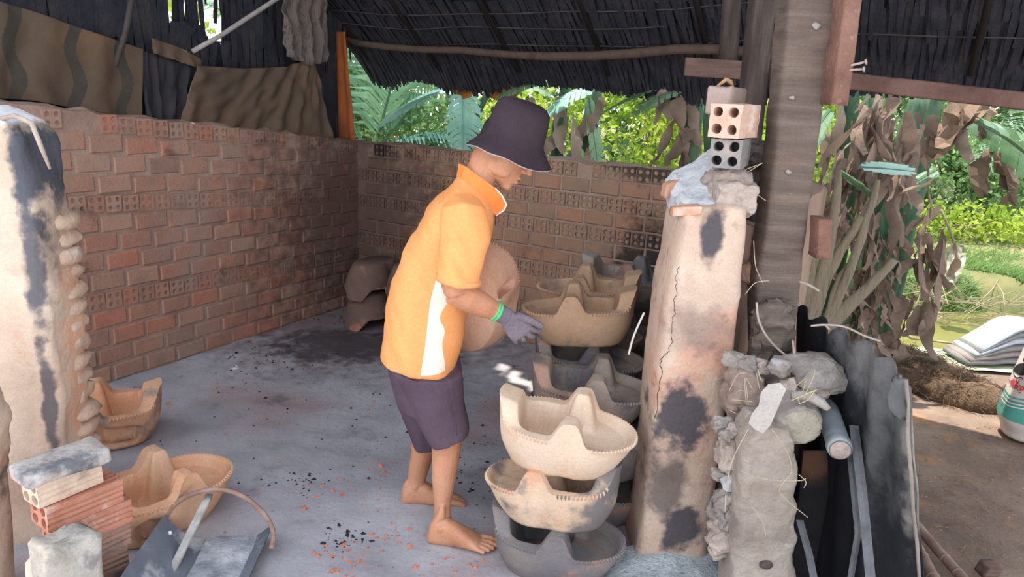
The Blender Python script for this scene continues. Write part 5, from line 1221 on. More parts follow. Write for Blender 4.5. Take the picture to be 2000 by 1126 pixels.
straws('pair of straw bits poking from the mud behind the hollow bricks', [[(1458, 330, 2.3), (1490, 318, 2.3)], [(1462, 335, 2.3), (1486, 320, 2.3)], [(1460, 366, 2.3), (1496, 392, 2.3)]])
straws('tangle of fine dark roots beside the post behind the bricks', [[(1500, 310 + 6 * k, 2.55), (1490 - 2 * k, 340 + 5 * k, 2.52), (1482 + 3 * k, 380 + 5 * k, 2.5)] for k in range(7)], m=m_wood_dk, r=.003, name='root_tangle', cat='root')
straws('short pale twig sticking out right of the leaning post', [[(1562, 550, 2.25), (1580, 556, 2.22), (1600, 568, 2.2)]], r=.004, name='twig', cat='twig', m=m_clump)
straws('crooked pale twig resting across the top of the burnt sheet', [[(1584, 636, 2.1), (1612, 634, 2.08), (1650, 638, 2.05), (1690, 656, 2.0), (1720, 666, 1.98)], [(1612, 634, 2.08), (1620, 643, 2.06)]], r=.0035, name='twig', cat='twig', m=m_clump)
# husk ash spilled at the foot of the pillar
mb = MB(); cc = gp(1330, 1110, .0); nu = 40
for j in range(24):
    for i in range(nu): x = .36 + .52 * i / (nu - 1); y = 1.70 + .58 * j / 23; e = math.sin(pi * i / (nu - 1)) ** .5 * sst(0, .5, j / 23); mb.v.append(V((x, y, -.01 + .075 * e * (1 + .25 * fbm((x, y, 0), 12)) )))
for j in range(23):
    for i in range(nu - 1): mb.f.append((j * nu + i, j * nu + i + 1, (j + 1) * nu + i + 1, (j + 1) * nu + i))
tag(mk('husk_ash_heap', mb, mat('pale husk ash', [S(176, 186, 192), S(206, 214, 218), S(150, 158, 166)], 60, bump=1.0, bscale=90, coord='World'), smooth=True, fix=False), 'pale blue grey heap of burnt rice husk at the foot of the clay pillar', 'ash', kind='stuff')
# pipe
pa, pb = at(1641, 878, 1.92), at(1596, 738, 2.40); d = (pb - pa).normalized(); sd = d.cross(Z).normalized(); up = sd.cross(d)
m_pipe = mat('dusty grey pipe', [S(132, 138, 146), S(156, 162, 168), S(176, 178, 180)], 8, bump=.3, rough=.8)
mb = MB(); L_ = (pb - pa).length
mb.loft([(pa + d * t, sd * .035 * s_, up * .035 * s_) for t, s_ in ((0, .35), (.001, .8), (.004, .95), (.012, 1.0), (.03, 1.03), (.045, .93), (.05, .95), (L_ * .6, 1), (L_, 1.0))], 28, True)
pp = mk('pipe', mb, m_pipe, smooth=True); tag(pp, 'dusty grey round pipe poking out beside the short log', 'pipe')
mb = MB(); mb.tube([pa - d * .0005, pa - d * .006], [.030, .026], 24); mk('end_crust', mb, m_clump, pp, smooth=True)
# rusty sheet piece behind
mb = MB(); c = [at(1570, 880, 2.12), at(1616, 880, 2.12), at(1618, 965, 2.12), at(1562, 965, 2.12)]
mb.add(c + [p + Yv * .006 for p in c], [(0, 1, 2, 3), (7, 6, 5, 4), (0, 4, 5, 1), (1, 5, 6, 2), (2, 6, 7, 3), (3, 7, 4, 0)])
for i, p in enumerate(mb.v):
    pass
lowz = [V((p.x, p.y, 0)) for p in (c[2], c[3])]
mb.add([c[3], c[2], lowz[0], lowz[1], c[3] + Yv * .006, c[2] + Yv * .006, lowz[0] + Yv * .006, lowz[1] + Yv * .006], [(0, 1, 2, 3), (7, 6, 5, 4), (0, 4, 5, 1), (1, 5, 6, 2), (2, 6, 7, 3), (3, 7, 4, 0)])
tag(mk('rusty_plate', mb, mat('plate in gap shade', [S(36, 36, 40), S(48, 46, 48)], 9, bump=.4, coord='World', pos=((S(124, 88, 66), tuple(at(1592, 905, 2.12)), (.05, .2, .06), .6, .6),))), 'rusty metal plate standing behind the short log and the pipe', 'plate')  # black base colour stands in for shade in the gap; rust is real
# thin strips leaning in the dark gap
m_lath = mat('grey fibre strip', [S(84, 84, 88), S(104, 104, 108), S(70, 70, 74)], 7, bump=.3, rough=.6)
for lab, pts, wd in (('long thin grey strip leaning inside the burnt sheet', [(1668, 830, 2.0), (1684, 960, 1.85), (1700, 1126, 1.72), (1706, 1240, 1.66)], .014), ('short thin grey strip standing beside the concrete stub', [(1562, 1015, 1.95), (1580, 1080, 1.88), (1596, 1160, 1.80), (1604, 1240, 1.76)], .011), ('thin grey strip behind the long leaning one', [(1650, 790, 2.12), (1662, 900, 2.0), (1676, 1040, 1.9)], .010)):
    mb = MB(); P_ = [at(*p) for p in pts]
    if P_[-1].z > .02: e = P_[-1] + (P_[-1] - P_[-2]) * 1.0; t = P_[-1].z / max(.01, (P_[-2].z - P_[-1].z)); P_.append(V((P_[-1].x, P_[-1].y - .02, .0)))
    mb.loft([(p, X * wd, V((0, .0025, 0))) for p in P_], 4, True); tag(mk('fibre_strip', mb, m_lath), lab, 'strip')
# corrugated fibre cement sheet, burnt on the inside
m_sheet = mat('burnt fibre cement', [S(30, 30, 35), S(40, 41, 46)], 3.2, bump=.8, bscale=30, coord='World', pos=((S(116, 115, 114), tuple(at(1735, 735, 1.85)), (.10, .28, .13), .9, .6), (S(92, 92, 92), tuple(at(1722, 900, 1.80)), (.06, .16, .3), .8, .6), (S(150, 144, 138), tuple(at(1782, 950, 1.72)), (.05, .05, .4), .8, .5)))
m_sedge = mat('fibre cement edge', [S(122, 112, 106), S(146, 136, 128)], 12, bump=.4, coord='World')
near_b = V((1.215, 1.68, 0)); 
top_pts = [(1774, 770, 1.76), (1766, 742, 1.80), (1740, 716, 1.86), (1712, 690, 1.92), (1690, 668, 2.0), (1660, 652, 2.08), (1640, 640, 2.14), (1618, 640, 2.22), (1600, 622, 2.30), (1578, 612, 2.38), (1560, 596, 2.46)]
edge = [at(*p) for p in top_pts]; mb = MB(); nv = 26; nu = 80; vs = {}
for s_ in (0, 1):
    for i in range(nu + 1):
        f = i / nu * (len(edge) - 1); k = min(len(edge) - 2, int(f)); e = edge[k].lerp(edge[k + 1], f - k); t = i / nu
        b = V((near_b.x, near_b.y, 0)).lerp(V((e.x + .10, e.y + .0, 0)), sst(0, .25, t)) if t < .25 else V((e.x + .10, e.y, 0))
        for j in range(nv + 1):
            v = j / nv; p = e.lerp(b, v); wv = .007 * math.sin(t * 2 * pi * 5.5 + .6) * (1 - .3 * v)
            p = p + V((.8, .45, 0)).normalized() * (wv + s_ * .008 + .012 * fbm(p, 4)); p.z += .012 * math.sin(t * 2 * pi * 5.5) * (1 - v) - .03 * (1 - v) * max(0, fbm((t * 4, 0, 0), 2)); p.z = max(p.z, -.005)
            vs[(s_, i, j)] = len(mb.v); mb.v.append(p)
for i in range(nu):
    for j in range(nv):
        mb.f.append((vs[0, i, j], vs[0, i, j + 1], vs[0, i + 1, j + 1], vs[0, i + 1, j])); mb.f.append((vs[1, i, j], vs[1, i + 1, j], vs[1, i + 1, j + 1], vs[1, i, j + 1]))
    mb.f += [(vs[0, i, 0], vs[0, i + 1, 0], vs[1, i + 1, 0], vs[1, i, 0]), (vs[0, i, nv], vs[1, i, nv], vs[1, i + 1, nv], vs[0, i + 1, nv])]
for j in range(nv): mb.f += [(vs[0, 0, j], vs[1, 0, j], vs[1, 0, j + 1], vs[0, 0, j + 1]), (vs[0, nu, j], vs[0, nu, j + 1], vs[1, nu, j + 1], vs[1, nu, j])]
sh_ = mk('corrugated_sheet', mb, m_sheet, smooth=True); sh_.data.materials.append(m_sedge)
tag(sh_, 'burnt black and grey corrugated fibre cement sheet standing right of the rubble', 'sheet')
ze_ = edge[0]; rope = [at(1771, 740, 1.74), at(1776, 790, 1.73), at(1772, 850, 1.72), at(1778, 920, 1.71), at(1784, 1000, 1.70), at(1790, 1060, 1.69), at(1798, 1140, 1.68)]
mb = MB(); rope[-1].z = max(0.0, rope[-1].z); rope.append(V((rope[-1].x, rope[-1].y, 0))); mb.tube(rope, [.005] * len(rope), 7); noisy(mb, .006, 40); mk('frayed_edge', mb, m_sedge, sh_, smooth=True)
tag(bpy.data.objects['frayed_edge'], 'pale chipped front edge')
mb = MB(); rings = [(at(1764, 748, 1.78) + V((0, .02, 0)), X * .02, Z * .02), (at(1752, 770, 1.8), X * .03, Z * .026), (at(1756, 796, 1.79), X * .028, Z * .022), (at(1766, 812, 1.78), X * .012, Z * .01)]
mb.loft(rings, 14, True); noisy(mb, .008, 30); mk('torn_flap', mb, m_sheet, sh_, smooth=True)
# ------------------------------------------------------------------ yard at the right: poles, straw, sack, folded sacks
m_bam = mat('dry brown bamboo', [S(116, 94, 84), S(142, 118, 106), S(160, 136, 124)], 9, bump=.4, coord='World')
for lab, pts, r in (('dry brown bamboo pole lying on the soil nearest the burnt sheet', [(1786, 1060), (1850, 1180)], .022), ('jointed bamboo pole lying on the soil at the lower right', [(1788, 1022), (1830, 1072), (1900, 1150)], .018)):
    P_ = [gp(px, py, r) for px, py in pts]; mb = MB(); q = []
    for a, b in zip(P_, P_[1:]): q += [a.lerp(b, k / 6) for k in range(6)]
    q.append(P_[-1]); mb.tube(q, r, 12); o = mk('bamboo_pole', mb, m_bam, smooth=True); tag(o, lab, 'pole')
    for t in (.25, .6):
        a = P_[0].lerp(P_[-1], t) if len(P_) == 2 else P_[1].lerp(P_[2], t); d = (P_[-1] - P_[0]).normalized(); mb = MB(); mb.tube([a - d * .006, a, a + d * .006], [r * 1.0, r * 1.13, r * 1.0], 12); mk('node', mb, m_bam, o, smooth=True)
c = gp(1926, 1120, 0); o = rough('wood_offcut', m_wood_br, [(V((c.x, c.y, 0)), X * .028, Yv * .03), (V((c.x + .01, c.y, .04)), X * .028, Yv * .03)], 0, 0, n=.003, seg=(6, 3), power=7)
o = bpy.data.objects.remove(o) if False else o
tag(o, 'short grey wood offcut standing on the soil at the lower right', 'offcut')
# litter of straw on the soil
mb = MB(); rr = random.Random(71)
for k in range(1500):
    x = rr.uniform(1.25, 2.6); y = rr.uniform(1.9, 3.6)
    if x < 1.2 + .0 * y or x / y > .78: continue
    z = ground_z(x, y) + .003; a = rr.uniform(0, 6.28); l = rr.uniform(.008, .03) * (2.2 if rr.random() < .06 else 1); d = V((math.cos(a), math.sin(a), rr.uniform(0, .15))) * l; s_ = V((-d.y, d.x, 0)).normalized() * .0012
    p = V((x, y, z)); mb.add([p - s_, p + s_, p + d + s_ * .5 + Z * .003, p + d - s_ * .5], [(0, 1, 2, 3)])
tag(mk('straw_litter', mb, mat('straw litter', [S(176, 138, 100), S(150, 116, 90), S(200, 160, 110)], 30, coord='World'), fix=False, org=(1.8, 2.8, 0)), 'short straw bits littering the brown soil at the lower right', 'straw', kind='stuff')
# coir heap
m_coir = mat('brown coir', [S(72, 58, 48), S(98, 80, 64), S(120, 96, 74)], 9, bump=.8, bscale=60, coord='World')
mb = MB(); pts_c = [gp(px, py, 0) for px, py in ((1770, 740), (1820, 752), (1860, 768), (1790, 716), (1750, 726), (1900, 778), (1740, 700), (1840, 740))]
rr = random.Random(81); cl = []
for c in pts_c: mb.ell(c + Z * .0, (.20, .16, .085), nu=18, nv=10)
noisy(mb, .03, 9)
cm = MB()
for k in range(5200):
    c = rr.choice(pts_c); d = rv(rr).normalized(); d.z = abs(d.z); p = c + V((d.x * .22, d.y * .18, d.z * .09)) + rv(rr, .012)
    if p.z < .0: p.z = .003
    e = V((rr.gauss(0, 1), rr.gauss(0, 1), rr.gauss(0, .35))).normalized() * rr.uniform(.03, .09); s_ = e.cross(rv(rr)).normalized() * .0013; m_ = p + e * .5 + rv(rr, .012)
    cm.add([p - s_, p + s_, m_ + s_, m_ - s_, p + e], [(0, 1, 2, 3), (3, 2, 4)])
ch = empty('coir_heap', pts_c[1], 'low heap of dark brown coir fibre between the burnt sheet and the sack', 'coir heap')
mk('heap', mb, m_coir, ch, smooth=True, fix=False); mk('fibres', cm, m_coir, ch, kind='stuff', fix=False)
# white woven sack, 40kg
m_sackw = mat('white woven sack', [S(196, 188, 184), S(214, 206, 200), S(206, 190, 180)], 4, bump=.25, bscale=70, rough=.6)
m_teal2 = mat('teal print', [S(70, 146, 136), S(92, 166, 154)], 5, rough=.6)
m_redp = mat('red print', [S(206, 70, 84)], rough=.6); m_blk = mat('black print', [S(48, 46, 52)], rough=.6); m_wht = mat('white print', [S(224, 226, 226)], rough=.6)
YK = 3.45
sb = gp(2030, 862, 0); sc_c = V((sb.x + .045, sb.y + .06, 0))
sack = empty('woven_sack', sc_c, 'white woven sack with a teal band and red 40kg print at the right edge', 'sack')
SH = .88
def sackp(th, v, off=0.0):
    # th 0 faces the camera; v 0..1 up
    rx = .215 * (1 - .22 * v ** 1.6) * (.80 + .20 * sst(0, .12, v)); ry = .155 * (1 - .45 * v ** 1.5) * (.8 + .2 * sst(0, .12, v))
    nk = 1 - .78 * sst(.86, .99, v); rx *= nk; ry *= nk
    p = 2.8; s_, c_ = math.sin(th), -math.cos(th)
    x = (rx + off) * math.copysign(abs(s_) ** (2 / p), s_); y = (ry + off) * math.copysign(abs(c_) ** (2 / p), c_)
    lean = .11 * v
    w_ = .006 * noise.noise(V((x * 9, y * 9, v * 5)))
    return sc_c + V((x * .97 + y * .25 + lean + w_, y * .97 - x * .25 + w_, SH * v))
NT, NV = 96, 60; mb = MB()
for j in range(NV + 1):
    for i in range(NT): mb.v.append(sackp(2 * pi * i / NT, j / NV))
mats_f = []
for j in range(NV):
    for i in range(NT): mb.f.append((j * NT + i, j * NT + (i + 1) % NT, (j + 1) * NT + (i + 1) % NT, (j + 1) * NT + i))
mb.f += [tuple(range(NT - 1, -1, -1)), tuple(NV * NT + i for i in range(NT))]
mk('sack_body', mb, m_sackw, sack, smooth=True)
def patch(name, fun, m, nu=24, nv=4, off=.0015):
    mb = MB()
    for i in range(nu + 1):
        for j in range(nv + 1): th, v = fun(i / nu, j / nv); mb.v.append(sackp(th, v, off))
    mb.f = [(i * (nv + 1) + j, (i + 1) * (nv + 1) + j, (i + 1) * (nv + 1) + j + 1, i * (nv + 1) + j + 1) for i in range(nu) for j in range(nv)]
    return mk(name, mb, m, sack, smooth=True)
wav = lambda u: .009 * math.sin(u * 2 * pi * 2.2 + 1.0)
T0, T1 = -2.6, 1.4
patch('teal_band', lambda u, q: (T0 + (T1 - T0) * u, .11 + (.115 + wav(u)) * q), m_teal2, 40, 8)
for k in range(2): patch('white_wave', lambda u, q, k=k: (T0 + (T1 - T0) * u, .205 - .018 * k + wav(u) + .007 * q), m_wht, 40, 1, .0025)
patch('teal_wave', lambda u, q: (T0 + (T1 - T0) * u, .238 + wav(u) + .008 * q), m_teal2, 40, 1, .0025)
patch('black_emblem', lambda u, q: (-1.85 + 1.1 * u, .36 + .075 * u + .05 * math.sin(pi * u) * (q - .35) * 1.6), m_blk, 20, 4, .002)
patch('black_emblem', lambda u, q: (-1.9 + .7 * u, .345 + .009 * math.sin(u * 9) + .006 * q), m_blk, 12, 1, .002)
patch('black_emblem', lambda u, q: (-1.55 + .08 * q, .44 + .14 * u), m_blk, 12, 1, .002)
patch('red_emblem', lambda u, q: (-1.7 + .12 * q, .56 + .08 * u), m_redp, 6, 1, .002)
ARC = [(-2.4, 0.0)]
for i in range(400):
    t_ = -2.4 + 2.6 * (i + 1) / 400; ARC.append((t_, ARC[-1][1] + (sackp(t_, .25) - sackp(ARC[-1][0], .25)).length))
def arc_th(s, th0):
    s0 = min(ARC, key=lambda q: abs(q[0] - th0))[1]; return min(ARC, key=lambda q: abs(q[1] - s0 - s))[0]
def sack_text(txt, th0, v0, size, m, italic=.15):
    cu_ = bpy.data.curves.new('t', 'FONT'); cu_.body = txt; cu_.size = 1; cu_.shear = italic; cu_.offset = .02; ot = bpy.data.objects.new('t', cu_); COL.objects.link(ot)
    bpy.context.view_layer.update(); me = bpy.data.meshes.new_from_object(ot.evaluated_get(bpy.context.evaluated_depsgraph_get())); bpy.data.objects.remove(ot)
    bm = bmesh.new(); bm.from_mesh(me); bmesh.ops.triangulate(bm, faces=bm.faces)
    mb = MB(); mb.v = [sackp(arc_th(v.co.x * size, th0), v0 + v.co.y * size / SH, .003) for v in bm.verts]; mb.f = [tuple(v.index for v in f.verts) for f in bm.faces]; bm.free(); bpy.data.meshes.remove(me)
    return mk('print_text', mb, m, sack, fix=False)
sack_text('40kg', -1.62, .285, .062, m_redp); sack_text('NOI DUNG:', -1.95, .292, .016, m_redp)
for k in range(2): sack_text('........ 111 ......', -1.85, .185 - .036 * k, .022, m_redp, 0)
# folded sacks on a green sheet by the pond
G_ = gp(1930, 690, 0); fold = 'pile of folded white sacks'
m_fold = [mat('folded sack white', [S(160, 167, 178), S(182, 188, 198)], 6, bump=.2, coord='World'), mat('folded sack grey', [S(110, 110, 112), S(138, 136, 136)], 6, bump=.2, coord='World'), mat('folded sack brownish', [S(124, 110, 108), S(156, 144, 142)], 6, bump=.2, coord='World')]
fc = gp(1940, 712, 0)
mb = MB(); vs_ = []
for i in range(25):
    for j in range(13):
        x = -.55 + 1.0 * i / 24; y = -.16 + .42 * j / 12; p = fc + V((x, y + .05, 0)); vs_.append(V((p.x, p.y, max(ground_z(p.x, p.y), -.03) + .022 + .014 * noise.noise(p * 9))))
mb.v = vs_; mb.f = [(i * 13 + j, (i + 1) * 13 + j, (i + 1) * 13 + j + 1, i * 13 + j + 1) for i in range(24) for j in range(12)]
tag(mk('ground_sheet', mb, mat('pale green sheet', [S(150, 156, 134), S(176, 180, 158)], 5, coord='World'), smooth=True, fix=False), 'pale green plastic sheet spread under the folded sacks by the pond', 'sheet')
for k in range(6):
    h = .035 + .034 * k; mb = MB(); rr = random.Random(200 + k); nn = 20; prof = []
    x0_, x1_ = -.20 + .018 * k + rr.uniform(-.01, .01), .50
    ring = []
    for i in range(nn + 1): t = i / nn; x = x0_ + (x1_ - x0_) * t; ring.append((x, h * (.45 + .55 * sst(-.05, .45, t)) + .05 * math.sin(pi * clamp(t * 1.1)) * (k / 5) + .007 * noise.noise(V((t * 6, k, 0)))))
    wd = .14 - .004 * k; top_ = [];
    for (x, z) in ring:
        for y, dz in ((-wd, .004), (-wd * 1.02, .024), (0, .034), (wd, .028), (wd, 0)): mb.v.append(fc + V((x, y + .10 + .25 * (x - .1) * .3, z + dz - .01)))
    for i in range(nn):
        for j in range(5): mb.f.append((i * 5 + j, (i + 1) * 5 + j, (i + 1) * 5 + (j + 1) % 5, i * 5 + (j + 1) % 5))
    mb.f += [(0, 1, 2, 3, 4), tuple(nn * 5 + q for q in (4, 3, 2, 1, 0))]
    o = mk('folded_sack', mb, m_fold[(1, 2, 1, 0, 1, 0)[k]], smooth=True)
    tag(o, ('lowest grey sack of the folded pile by the pond', 'brownish folded sack, second from the bottom of the pile by the pond', 'grey folded sack, third in the pile by the pond', 'white folded sack, fourth in the pile by the pond', 'grey folded sack just under the top white one by the pond', 'top white folded sack on the pile by the pond')[k], 'sack', fold)
o = None
c = gp(1921, 787, 0); rock('small black stone on the soil left of the white sack', 'stone', 'stone', 1921, 782, gp(1921, 787, 0).y, (.016, .012, .010), m_char, .004, 40)
# ------------------------------------------------------------------ the worker
m_skin = mat('tanned skin', [S(178, 122, 92), S(194, 138, 106), S(204, 150, 120)], 7, rough=.55, bump=.15, bscale=60, coord='World', spec=.35, stains=((S(166, 108, 86), 10, .58, .7, .5, 3.0),))
m_shirt = mat('orange polo cloth', [S(232, 152, 92), S(238, 162, 102), S(234, 156, 96)], 4, rough=.85, bump=.25, bscale=120, coord='World', stains=((S(214, 144, 82), 5, .6, .74, .5, 3.0),))
m_panel = mat('off white cloth panel', [S(232, 220, 204), S(240, 230, 216)], 5, rough=.85, bump=.2, bscale=120, coord='World')
m_collar = mat('deep orange knit collar', [S(244, 128, 62), S(246, 140, 76)], 6, rough=.85, bump=.3, bscale=160, coord='World')
m_short = mat('dark plum cloth', [S(78, 62, 74), S(88, 72, 84), S(98, 82, 92)], 4, rough=.9, bump=.25, bscale=90, coord='World', stains=((S(150, 138, 142), 9, .68, .76, .5, 3.0),))
m_hat = mat('dark brown plum hat cloth', [S(46, 37, 43), S(56, 45, 52), S(66, 53, 59)], 5, rough=.9, bump=.25, bscale=110, coord='World')
m_trim = mat('pale hat lining', [S(190, 178, 176), S(140, 126, 130)], 60, rough=.9, coord='World')
m_hair = mat('black hair', [S(38, 32, 32), S(58, 50, 48)], 30, rough=.6, bump=.5, bscale=120, coord='World')
m_glove = mat('grey violet knit glove', [S(108, 98, 109), S(126, 115, 125), S(142, 132, 141)], 7, rough=.95, bump=.7, bscale=150, coord='World')
m_green = mat('green glove cuff edge', [S(92, 186, 122), S(110, 200, 140)], 20, rough=.9, bump=.4, bscale=150, coord='World')
YC = 2.43
def pr(bk, fr, w_, Yq=YC):
    a, b = at(bk[0], bk[1], Yq), at(fr[0], fr[1], Yq); return ((a + b) / 2, (b - a) / 2, Yv * w_)
def sc_(r_, k): return (r_[0], r_[1] * k, r_[2] * k)
torso = [pr((744, 682), (893, 716), .172), pr((750, 628), (905, 652), .172), pr((761, 577), (914, 606), .168), pr((780, 517), (931, 558), .172), pr((805, 460), (946, 508), .182), pr((831, 414), (958, 462), .188), pr((860, 378), (966, 428), .168), pr((884, 350), (966, 402), .118), pr((898, 333), (962, 384), .066)]
def hlp(a, b, t): return V(a).lerp(V(b), t)
Yn, Yf = 2.335, 2.555                # near (right) and far (left) leg
yr, yl = 2.262, 2.60                 # shoulders
def crs(c, ax, r1, r2):
    """ring across axis ax: r1 in the picture plane, r2 towards the camera"""
    ax = V(ax).normalized(); b = (Yv - ax * ax.y).normalized(); return (V(c), ax.cross(b).normalized() * r1, b * r2)
def limb(mb, pts, radii, n=16):
    rg = []
    for i, p in enumerate(pts):
        d = pts[min(i + 1, len(pts) - 1)] - pts[max(i - 1, 0)]; r1, r2 = radii[i] if hasattr(radii[i], '__len__') else (radii[i], radii[i]); rg.append(crs(p, d, r1, r2))
    mb.loft(rg, n)
body = MB()
body.loft([sc_(r_, .86) for r_ in torso[:7]] + [sc_(torso[7], .75), sc_(torso[8], .75)], 24, True, 2.3)
# pelvis and legs
body.loft([pr((758, 700), (888, 706), .15), pr((768, 740), (895, 745), .155), pr((785, 775), (890, 780), .14)], 20, True)
def px_limb(mb, rows, Yq, ry): # rows: (back px, front px, py)
    mb.loft([((at(a, y, Yq) + at(b, y + dy, Yq)) / 2, (at(b, y + dy, Yq) - at(a, y, Yq)) / 2, Yv * r_) for (a, b, y, dy), r_ in zip(rows, ry)], 18)
px_limb(body, [(785, 890, 745, 0), (810, 900, 800, 0), (838, 904, 850, -4), (843, 901, 875, -4), (843, 897, 900, -2), (843, 891, 930, 0), (846, 885, 962, 0), (848, 880, 990, 0), (846, 882, 1012, 0), (842, 884, 1034, 0)], Yn, [.085, .07, .054, .05, .05, .047, .037, .03, .03, .028])
px_limb(body, [(785, 880, 745, 0), (798, 868, 810, 0), (803, 858, 860, 0), (803, 848, 885, 0), (799, 842, 905, 0), (797, 835, 925, 0), (796, 830, 945, 0), (793, 832, 960, 0)], Yf, [.085, .07, .052, .05, .045, .036, .03, .028])
def foot(mb, heel, d, med, L=.245, wide=1.0):
    d = V(d).normalized(); s = V((-d.y, d.x, 0)) * med      # s points to the big toe side
    rg = []
    for x, w_, h, o_ in ((-.004, .016, .018, 0), (.006, .026, .034, 0), (.03, .031, .048, 0), (.065, .032, .052, 0), (.095, .034, .044, .003), (.125, .039, .034, .004), (.155, .043, .026, .003), (.178, .044, .019, .001), (.192, .040, .013, 0)):
        rg.append((heel + d * x + s * o_ + Z * (h * .92), s * w_ * wide, Z * h))
    mb.loft(rg, 20, True, 2.4)
    for q, (y, x1, r_) in enumerate(((.031, .245, .0135), (.010, .248, .0098), (-.007, .238, .0093), (-.022, .226, .009), (-.036, .210, .0088))):
        a = heel + d * .165 + s * y * .95 + Z * .017; b = heel + d * (x1 - .028) + s * y * 1.08 + Z * .018; c = heel + d * (x1 - .008) + s * y * 1.1 + Z * .010
        mb.tube([a, a.lerp(b, .55) + Z * .003, b, c], [r_ * 1.05, r_ * .95, r_ * .95, r_ * .9], 10); mb.ell(c, (r_, r_, r_ * .9), nu=10, nv=8)
    # ankle bones and heel cord
    mb.ell(heel + d * .050 + s * .025 + Z * .078, (.012, .010, .014), nu=8, nv=6); mb.ell(heel + d * .046 - s * .025 + Z * .070, (.012, .010, .014), nu=8, nv=6)
    mb.loft([(heel + d * .012 + Z * .03, d * .020, s * .024), (heel + d * .024 + Z * .075, d * .022, s * .022), (heel + d * .040 + Z * .11, d * .018, s * .018), (heel + d * .046 + Z * .15, d * .008, s * .008)], 12)
hN = gp(838, 1056); hF = gp(786, 979)
dN = V((.985, -.12, 0)); dF = V((.99, .06, 0))
foot(body, hN, dN, 1); foot(body, hF, dF, -1)
# neck and head
HP = rad(31); HM = Matrix.Rotation(rad(-4), 3, 'Z') @ Matrix.Rotation(HP, 3, 'Y')
HK = 1.0
HC = at(1034, 338, YC) - HM @ V((.114, 0, -.03)) * HK
def hd(x, y, z): return HC + HM @ (V((x, y, z)) * HK)
def he(mb, c, r_, extra=None, nu=18, nv=12): mb.ell(hd(*c), [k * HK for k in r_], HM @ extra if extra else HM, nu, nv)
he(body, (-.000, 0, .030), (.090, .072, .090)); he(body, (.028, 0, -.035), (.066, .060, .080)); he(body, (.045, 0, -.06), (.045, .050, .052)); he(body, (.068, 0, -.106), (.024, .026, .018))
he(body, (.03, 0, -.082), (.052, .048, .032)); he(body, (.070, 0, -.066), (.027, .032, .040)); he(body, (.052, 0, -.092), (.036, .034, .026)); he(body, (.02, 0, -.05), (.06, .060, .05))
body.loft([(hd(.086, 0, .018), HM @ V((0, .010, 0)), HM @ V((.014, 0, .004))), (hd(.098, 0, -.008), HM @ V((0, .012, 0)), HM @ V((.014, 0, .005))), (hd(.108, 0, -.028), HM @ V((0, .014, 0)), HM @ V((.012, 0, .006))), (hd(.104, 0, -.040), HM @ V((0, .013, 0)), HM @ V((.010, 0, .004)))], 12)
he(body, (.113, 0, -.031), (.012, .012, .010)); he(body, (.099, .013, -.035), (.010, .007, .007)); he(body, (.099, -.013, -.035), (.010, .007, .007))
he(body, (.083, 0, .026), (.014, .046, .010)); he(body, (.060, .038, -.014), (.026, .016, .018)); he(body, (.060, -.038, -.014), (.026, .016, .018))
he(body, (.093, 0, -.062), (.013, .022, .0075)); he(body, (.089, 0, -.079), (.014, .020, .0085)); he(body, (.080, .030, .006), (.012, .016, .009)); he(body, (.080, -.030, .006), (.012, .016, .009))
for sg in (-1, 1):
    he(body, (-.030, .066 * sg, .012), (.016, .010, .026)); he(body, (.02, .046 * sg, -.064), (.045, .014, .028))
limb(body, [hlp(*([torso[7][0], torso[8][0]]), .2), torso[8][0], hlp(torso[8][0], hd(-.03, 0, -.05), .5), hd(-.03, 0, -.05), hd(-.02, 0, .0)], [(.06, .066), (.055, .060), (.05, .054), (.054, .056), (.055, .056)])
# arms
shR, elR, wrR = at(906, 418, yr), at(893, 572, 2.205), at(982, 614, 2.275)
limb(body, [shR, hlp(shR, elR, .5), elR + V((-.006, 0, .022)), elR], [.034, .042, (.046, .042), (.040, .038)]); 
limb(body, [elR + V((-.018, 0, .006)), hlp(elR, wrR, .22), hlp(elR, wrR, .5), hlp(elR, wrR, .8), wrR], [(.040, .036), (.045, .04), (.040, .037), (.032, .029), (.027, .024)])
shL, elL, wrL = at(906, 420, yl), at(880, 585, 2.80), at(932, 655, 2.80)
limb(body, [shL, hlp(shL, elL, .5), elL], [.034, .042, .041]); limb(body, [elL, hlp(elL, wrL, .3), hlp(elL, wrL, .7), wrL], [.04, .042, .034, .027])
person = remesh('person', body, .0036, 2, m_skin, org=(hN + hF) / 2 * 1 - Z * 0)
tag(person, 'barefoot worker in orange polo shirt, plum shorts and dark bucket hat, stooping towards the stoves', 'person')
# clothes
def folds(a, f):
    def g(me):
        ns = [v.normal.copy() for v in me.vertices]
        for v, n in zip(me.vertices, ns): v.co = v.co + n * f(v.co) * a
    return g
shirt = MB(); shirt.loft(torso, 40, True, 2.35)
cf_ = at(895, 549, 2.205); cfL = at(895, 549, 2.66)
def sleeve(sh, cuff, dy):
    return [crs(sh + V((-.012, -dy * 2.2, .030)), V((0, dy * 18, -1)), .050, .045), crs(sh + V((-.005, -dy * .8, .012)), V((0, dy * 10, -1)), .068, .060), crs(sh + V((.0, 0, -.03)), V((0, 0, -1)), .078, .068), crs(hlp(sh, cuff, .35) + V((.006, 0, 0)), V((-.02, 0, -1)), .076, .068), crs(hlp(sh, cuff, .7), V((-.05, 0, -1)), .072, .066), crs(cuff + V((0, 0, .012)), V((-.10, 0, -1)), .068, .064), crs(cuff, V((-.12, 0, -1)), .068, .064)]
shirt.loft(sleeve(shR, cf_, -.04), 28); shirt.loft(sleeve(shL, cfL, .04), 28)
def wr1(p):
    q = p - at(860, 550, YC); w_ = noise.noise(V((q.x * 9 + q.z * 5, q.y * 5, q.z * 4 - q.x * 4))) + .5 * noise.noise(V((q.x * 22 + q.z * 12, q.y * 9, q.z * 9))); return w_
